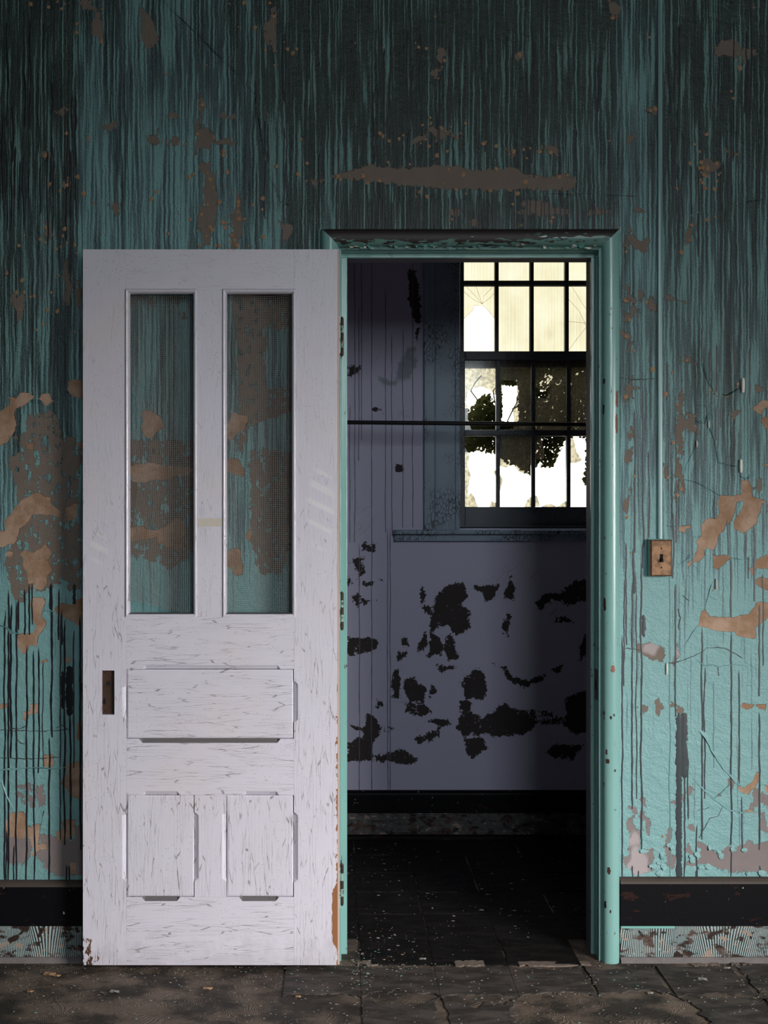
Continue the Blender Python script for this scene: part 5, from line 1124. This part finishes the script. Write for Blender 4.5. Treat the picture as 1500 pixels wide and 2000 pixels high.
# small tan chips curling round the scars
def chips():
    rnd = random.Random(21); V = []; F = []
    spots = [(60, 8), (112, 4), (125, 8), (120, 18), (95, 14), (200, 18), (150, 47), (150, 64), (198, 80), (275, 78), (448, 8), (477, 6), (527, 6), (535, 32), (465, 53), (498, 54), (518, 98), (562, 96), (572, 105), (580, 96), (555, 82), (536, 128), (694, 84), (748, 94), (588, 272), (334, 230), (348, 282), (395, 205), (386, 262), (410, 292), (436, 304), (416, 267), (362, 282), (300, 222), (174, 270), (130, 260), (88, 305), (152, 345), (130, 362), (183, 397), (305, 375), (405, 400), (465, 395), (410, 445), (440, 445), (458, 470), (660, 345), (664, 350), (718, 358), (720, 320),
             (850, 33), (818, 93), (833, 95), (812, 84), (868, 118), (856, 153), (798, 157), (1197, 35), (1015, 108), (1268, 73), (1445, 133), (1440, 116), (1473, 15), (1428, 178), (1432, 192), (1002, 296), (1022, 292), (1035, 290), (1075, 298), (838, 286), (832, 272), (905, 342), (865, 358), (890, 370), (910, 378), (834, 384), (820, 375), (1092, 346), (1108, 342), (1118, 378), (995, 372), (1380, 345), (1378, 360), (1438, 302), (1350, 440), (1347, 470), (1079, 425), (1076, 432), (1018, 440), (882, 428), (1207, 445), (1232, 382), (1227, 485), (1223, 492), (1330, 493), (1270, 215), (1280, 212), (1190, 275), (1221, 587), (1262, 590), (1228, 624), (1238, 685), (1223, 657), (1313, 728), (1307, 715), (1298, 769), (1275, 722), (1322, 790), (1341, 704), (1322, 875), (1313, 865), (1324, 884), (1329, 955), (1323, 967), (1303, 932), (1238, 930), (1222, 775), (1232, 1080), (1225, 1010), (1324, 926), (1295, 1633), (1300, 770)]
    for _ in range(150):
        cx, cy, sx_, sy_ = rnd.choice(((400, 300, 60, 120), (430, 420, 50, 60), (880, 350, 200, 25), (100, 460, 60, 90), (870, 270, 60, 20), (1380, 330, 20, 40), (60, 600, 40, 60)))
        spots.append((rnd.gauss(cx, sx_), min(rnd.gauss(cy, sy_), 480) if cx > 160 else rnd.gauss(cy, sy_)))
    for px, py in spots:
        if not (0 <= py < 1650): continue
        c = W(px, py); r = rnd.uniform(.0026, .0078) ; n = 6; b0 = len(V); t = rnd.uniform(.3, .9); ph = rnd.random()*6
        V.append((c[0], -.0016-r*t*.5, c[1]))
        for k in range(n):
            a = 2*math.pi*k/n+ph; q = r*rnd.uniform(.7, 1.25); V.append((c[0]+q*math.cos(a), -.0004-max(0, r*t*(.5+.5*math.cos(a+1.0))), c[1]+q*1.15*math.sin(a)))
        for k in range(n): F.append((b0, b0+1+k, b0+1+(k+1) % n))
    o = mesh_obj('plaster_chips', V, F, M['chip_tan'], wall_front); o['kind'] = 'stuff'
chips()
# flaking shreds on the door head
def shreds():
    rnd = random.Random(4); V = []; F = []
    for i in range(70):
        x = rnd.uniform(OX0+.01, OX1-.01); z = OZ+rnd.uniform(.000, .016); y = -.012-rnd.random()*.012; w = rnd.uniform(.004, .018); h = rnd.uniform(.002, .005); b0 = len(V)
        V += [(x-TP.x, y, z+h), (x+w-TP.x, y, z+h*.7), (x+w*.9-TP.x, y-.004, z-h*.5), (x+w*.3-TP.x, y-.005, z-h)]
        F.append((b0, b0+1, b0+2, b0+3))
    o = mesh_obj('paint_shreds', V, F, [M['flake'], M['flake_in'], M['pink']], trim); o['kind'] = 'stuff'
    for p in o.data.polygons: p.material_index = rnd.choices((0, 1, 2), (8, 1, 1))[0]
shreds()

# ------------------------------------------------------------------ debris on the floor
def debris():
    rnd = random.Random(11); V = []; F = []; MI = []
    def flake(x, y, r, mi, zb=.0034):
        n = 5; b0 = len(V); ph = rnd.random()*6; V.append((x, y, zb+.0012+r*.15))
        for k in range(n):
            a = 2*math.pi*k/n+ph; q = r*rnd.uniform(.6, 1.3); V.append((x+q*1.4*math.cos(a), y+q*math.sin(a), zb+rnd.random()*r*.35))
        for k in range(n): F.append((b0, b0+1+k, b0+1+(k+1) % n)); MI.append(mi)
    for _ in range(900):
        x = rnd.uniform(-1.3, 1.6); y = -abs(rnd.gauss(0, .28))-.035
        if y < -1: continue
        flake(x, y, rnd.uniform(.0008, .0032), rnd.choices((0, 1, 2), (6, 1.4, 1))[0])
    for _ in range(230):
        x = OX0+.03+abs(rnd.gauss(0, .12)); y = rnd.gauss(-.02, .13)
        if x > OX1-.03: continue
        if -.11 < y < 0.0 and x < .04: continue
        flake(x, y, rnd.choice((.0008, .0012, .0016, .0022, .0045))*rnd.uniform(.7, 1.2), rnd.choices((0, 1, 2), (6, 1.2, .6))[0])
    for _ in range(300):
        flake(rnd.uniform(OX0-.2, OX1+.2), rnd.uniform(.13, 1.25), rnd.choice((.0010, .0014, .0018, .0024, .0052))*rnd.uniform(.7, 1.2), rnd.choices((0, 1, 2), (9, .6, .5))[0])
    o = mesh_obj('paint_debris', V, F, [M['chip_pale'], M['chip_teal'], M['chip_tan']])
    for p, m_ in zip(o.data.polygons, MI): p.material_index = m_
    tag(o, 'small flakes of fallen paint scattered over the floor', 'debris', kind='stuff')
debris()
for i, (px, py, r, mt) in enumerate(((98, 1905, .016, 'chip_tan'), (112, 1908, .009, 'chip_tan'), (405, 1933, .011, 'chip_tan'), (225, 1939, .011, 'chip_pale'), (583, 1949, .008, 'chip_tan'), (60, 1939, .008, 'chip_tan'), (1371, 1915, .012, 'chip_pale'), (1270, 1942, .007, 'chip_pale'), (1420, 1893, .008, 'chip_pale'), (1223, 1874, .018, 'chip_pale'), (827, 1875, .009, 'chip_pale'))):
    # floor point under that pixel
    dd = CH*FPX/(py-PY0)-CD; x = (px-PX0)*(CD+dd)/FPX; rnd = random.Random(400+i); n = 8
    zb = .0038; V = [(x, dd, zb+.002+r*.12)]; 
    for k in range(n):
        a = 2*math.pi*k/n; q = r*rnd.uniform(.65, 1.2); V.append((x+q*1.35*math.cos(a), dd+q*math.sin(a)*.8, zb+(0 if k % 3 else r*.30)))
    n0 = len(V); V += [(a, b, c-.0012) for a, b, c in V]; F = []
    for k in range(n):
        k1 = 1+k; k2 = 1+(k+1) % n; F += [(0, k1, k2), (n0, n0+k2, n0+k1), (k1, n0+k1, n0+k2, k2)]
    o = mesh_obj('paint_chip', V, F, M[mt])
    tag(o, ('biggest fallen tan paint chip, curled, with a smaller one beside it', 'small tan paint chip touching the biggest fallen tan chip', 'curled tan paint chip on bare floor before the door bottom rail', 'flat pale paint chip on bare floor before the latch stile', 'small tan paint chip by the edge of the dark floor tiles', 'small tan paint chip alone before the left baseboard', 'broad pale paint chip on the floor below the copper switch',
            'tiny pale paint chip between the dark tiles beside the rounded casing', 'pale paint chip on dark tile close to the right baseboard', 'large pale paint chip at the foot of the rounded door casing', 'pale paint chip lying on the doorway threshold')[i], 'paint chip', 'paint chips fallen on the floor')
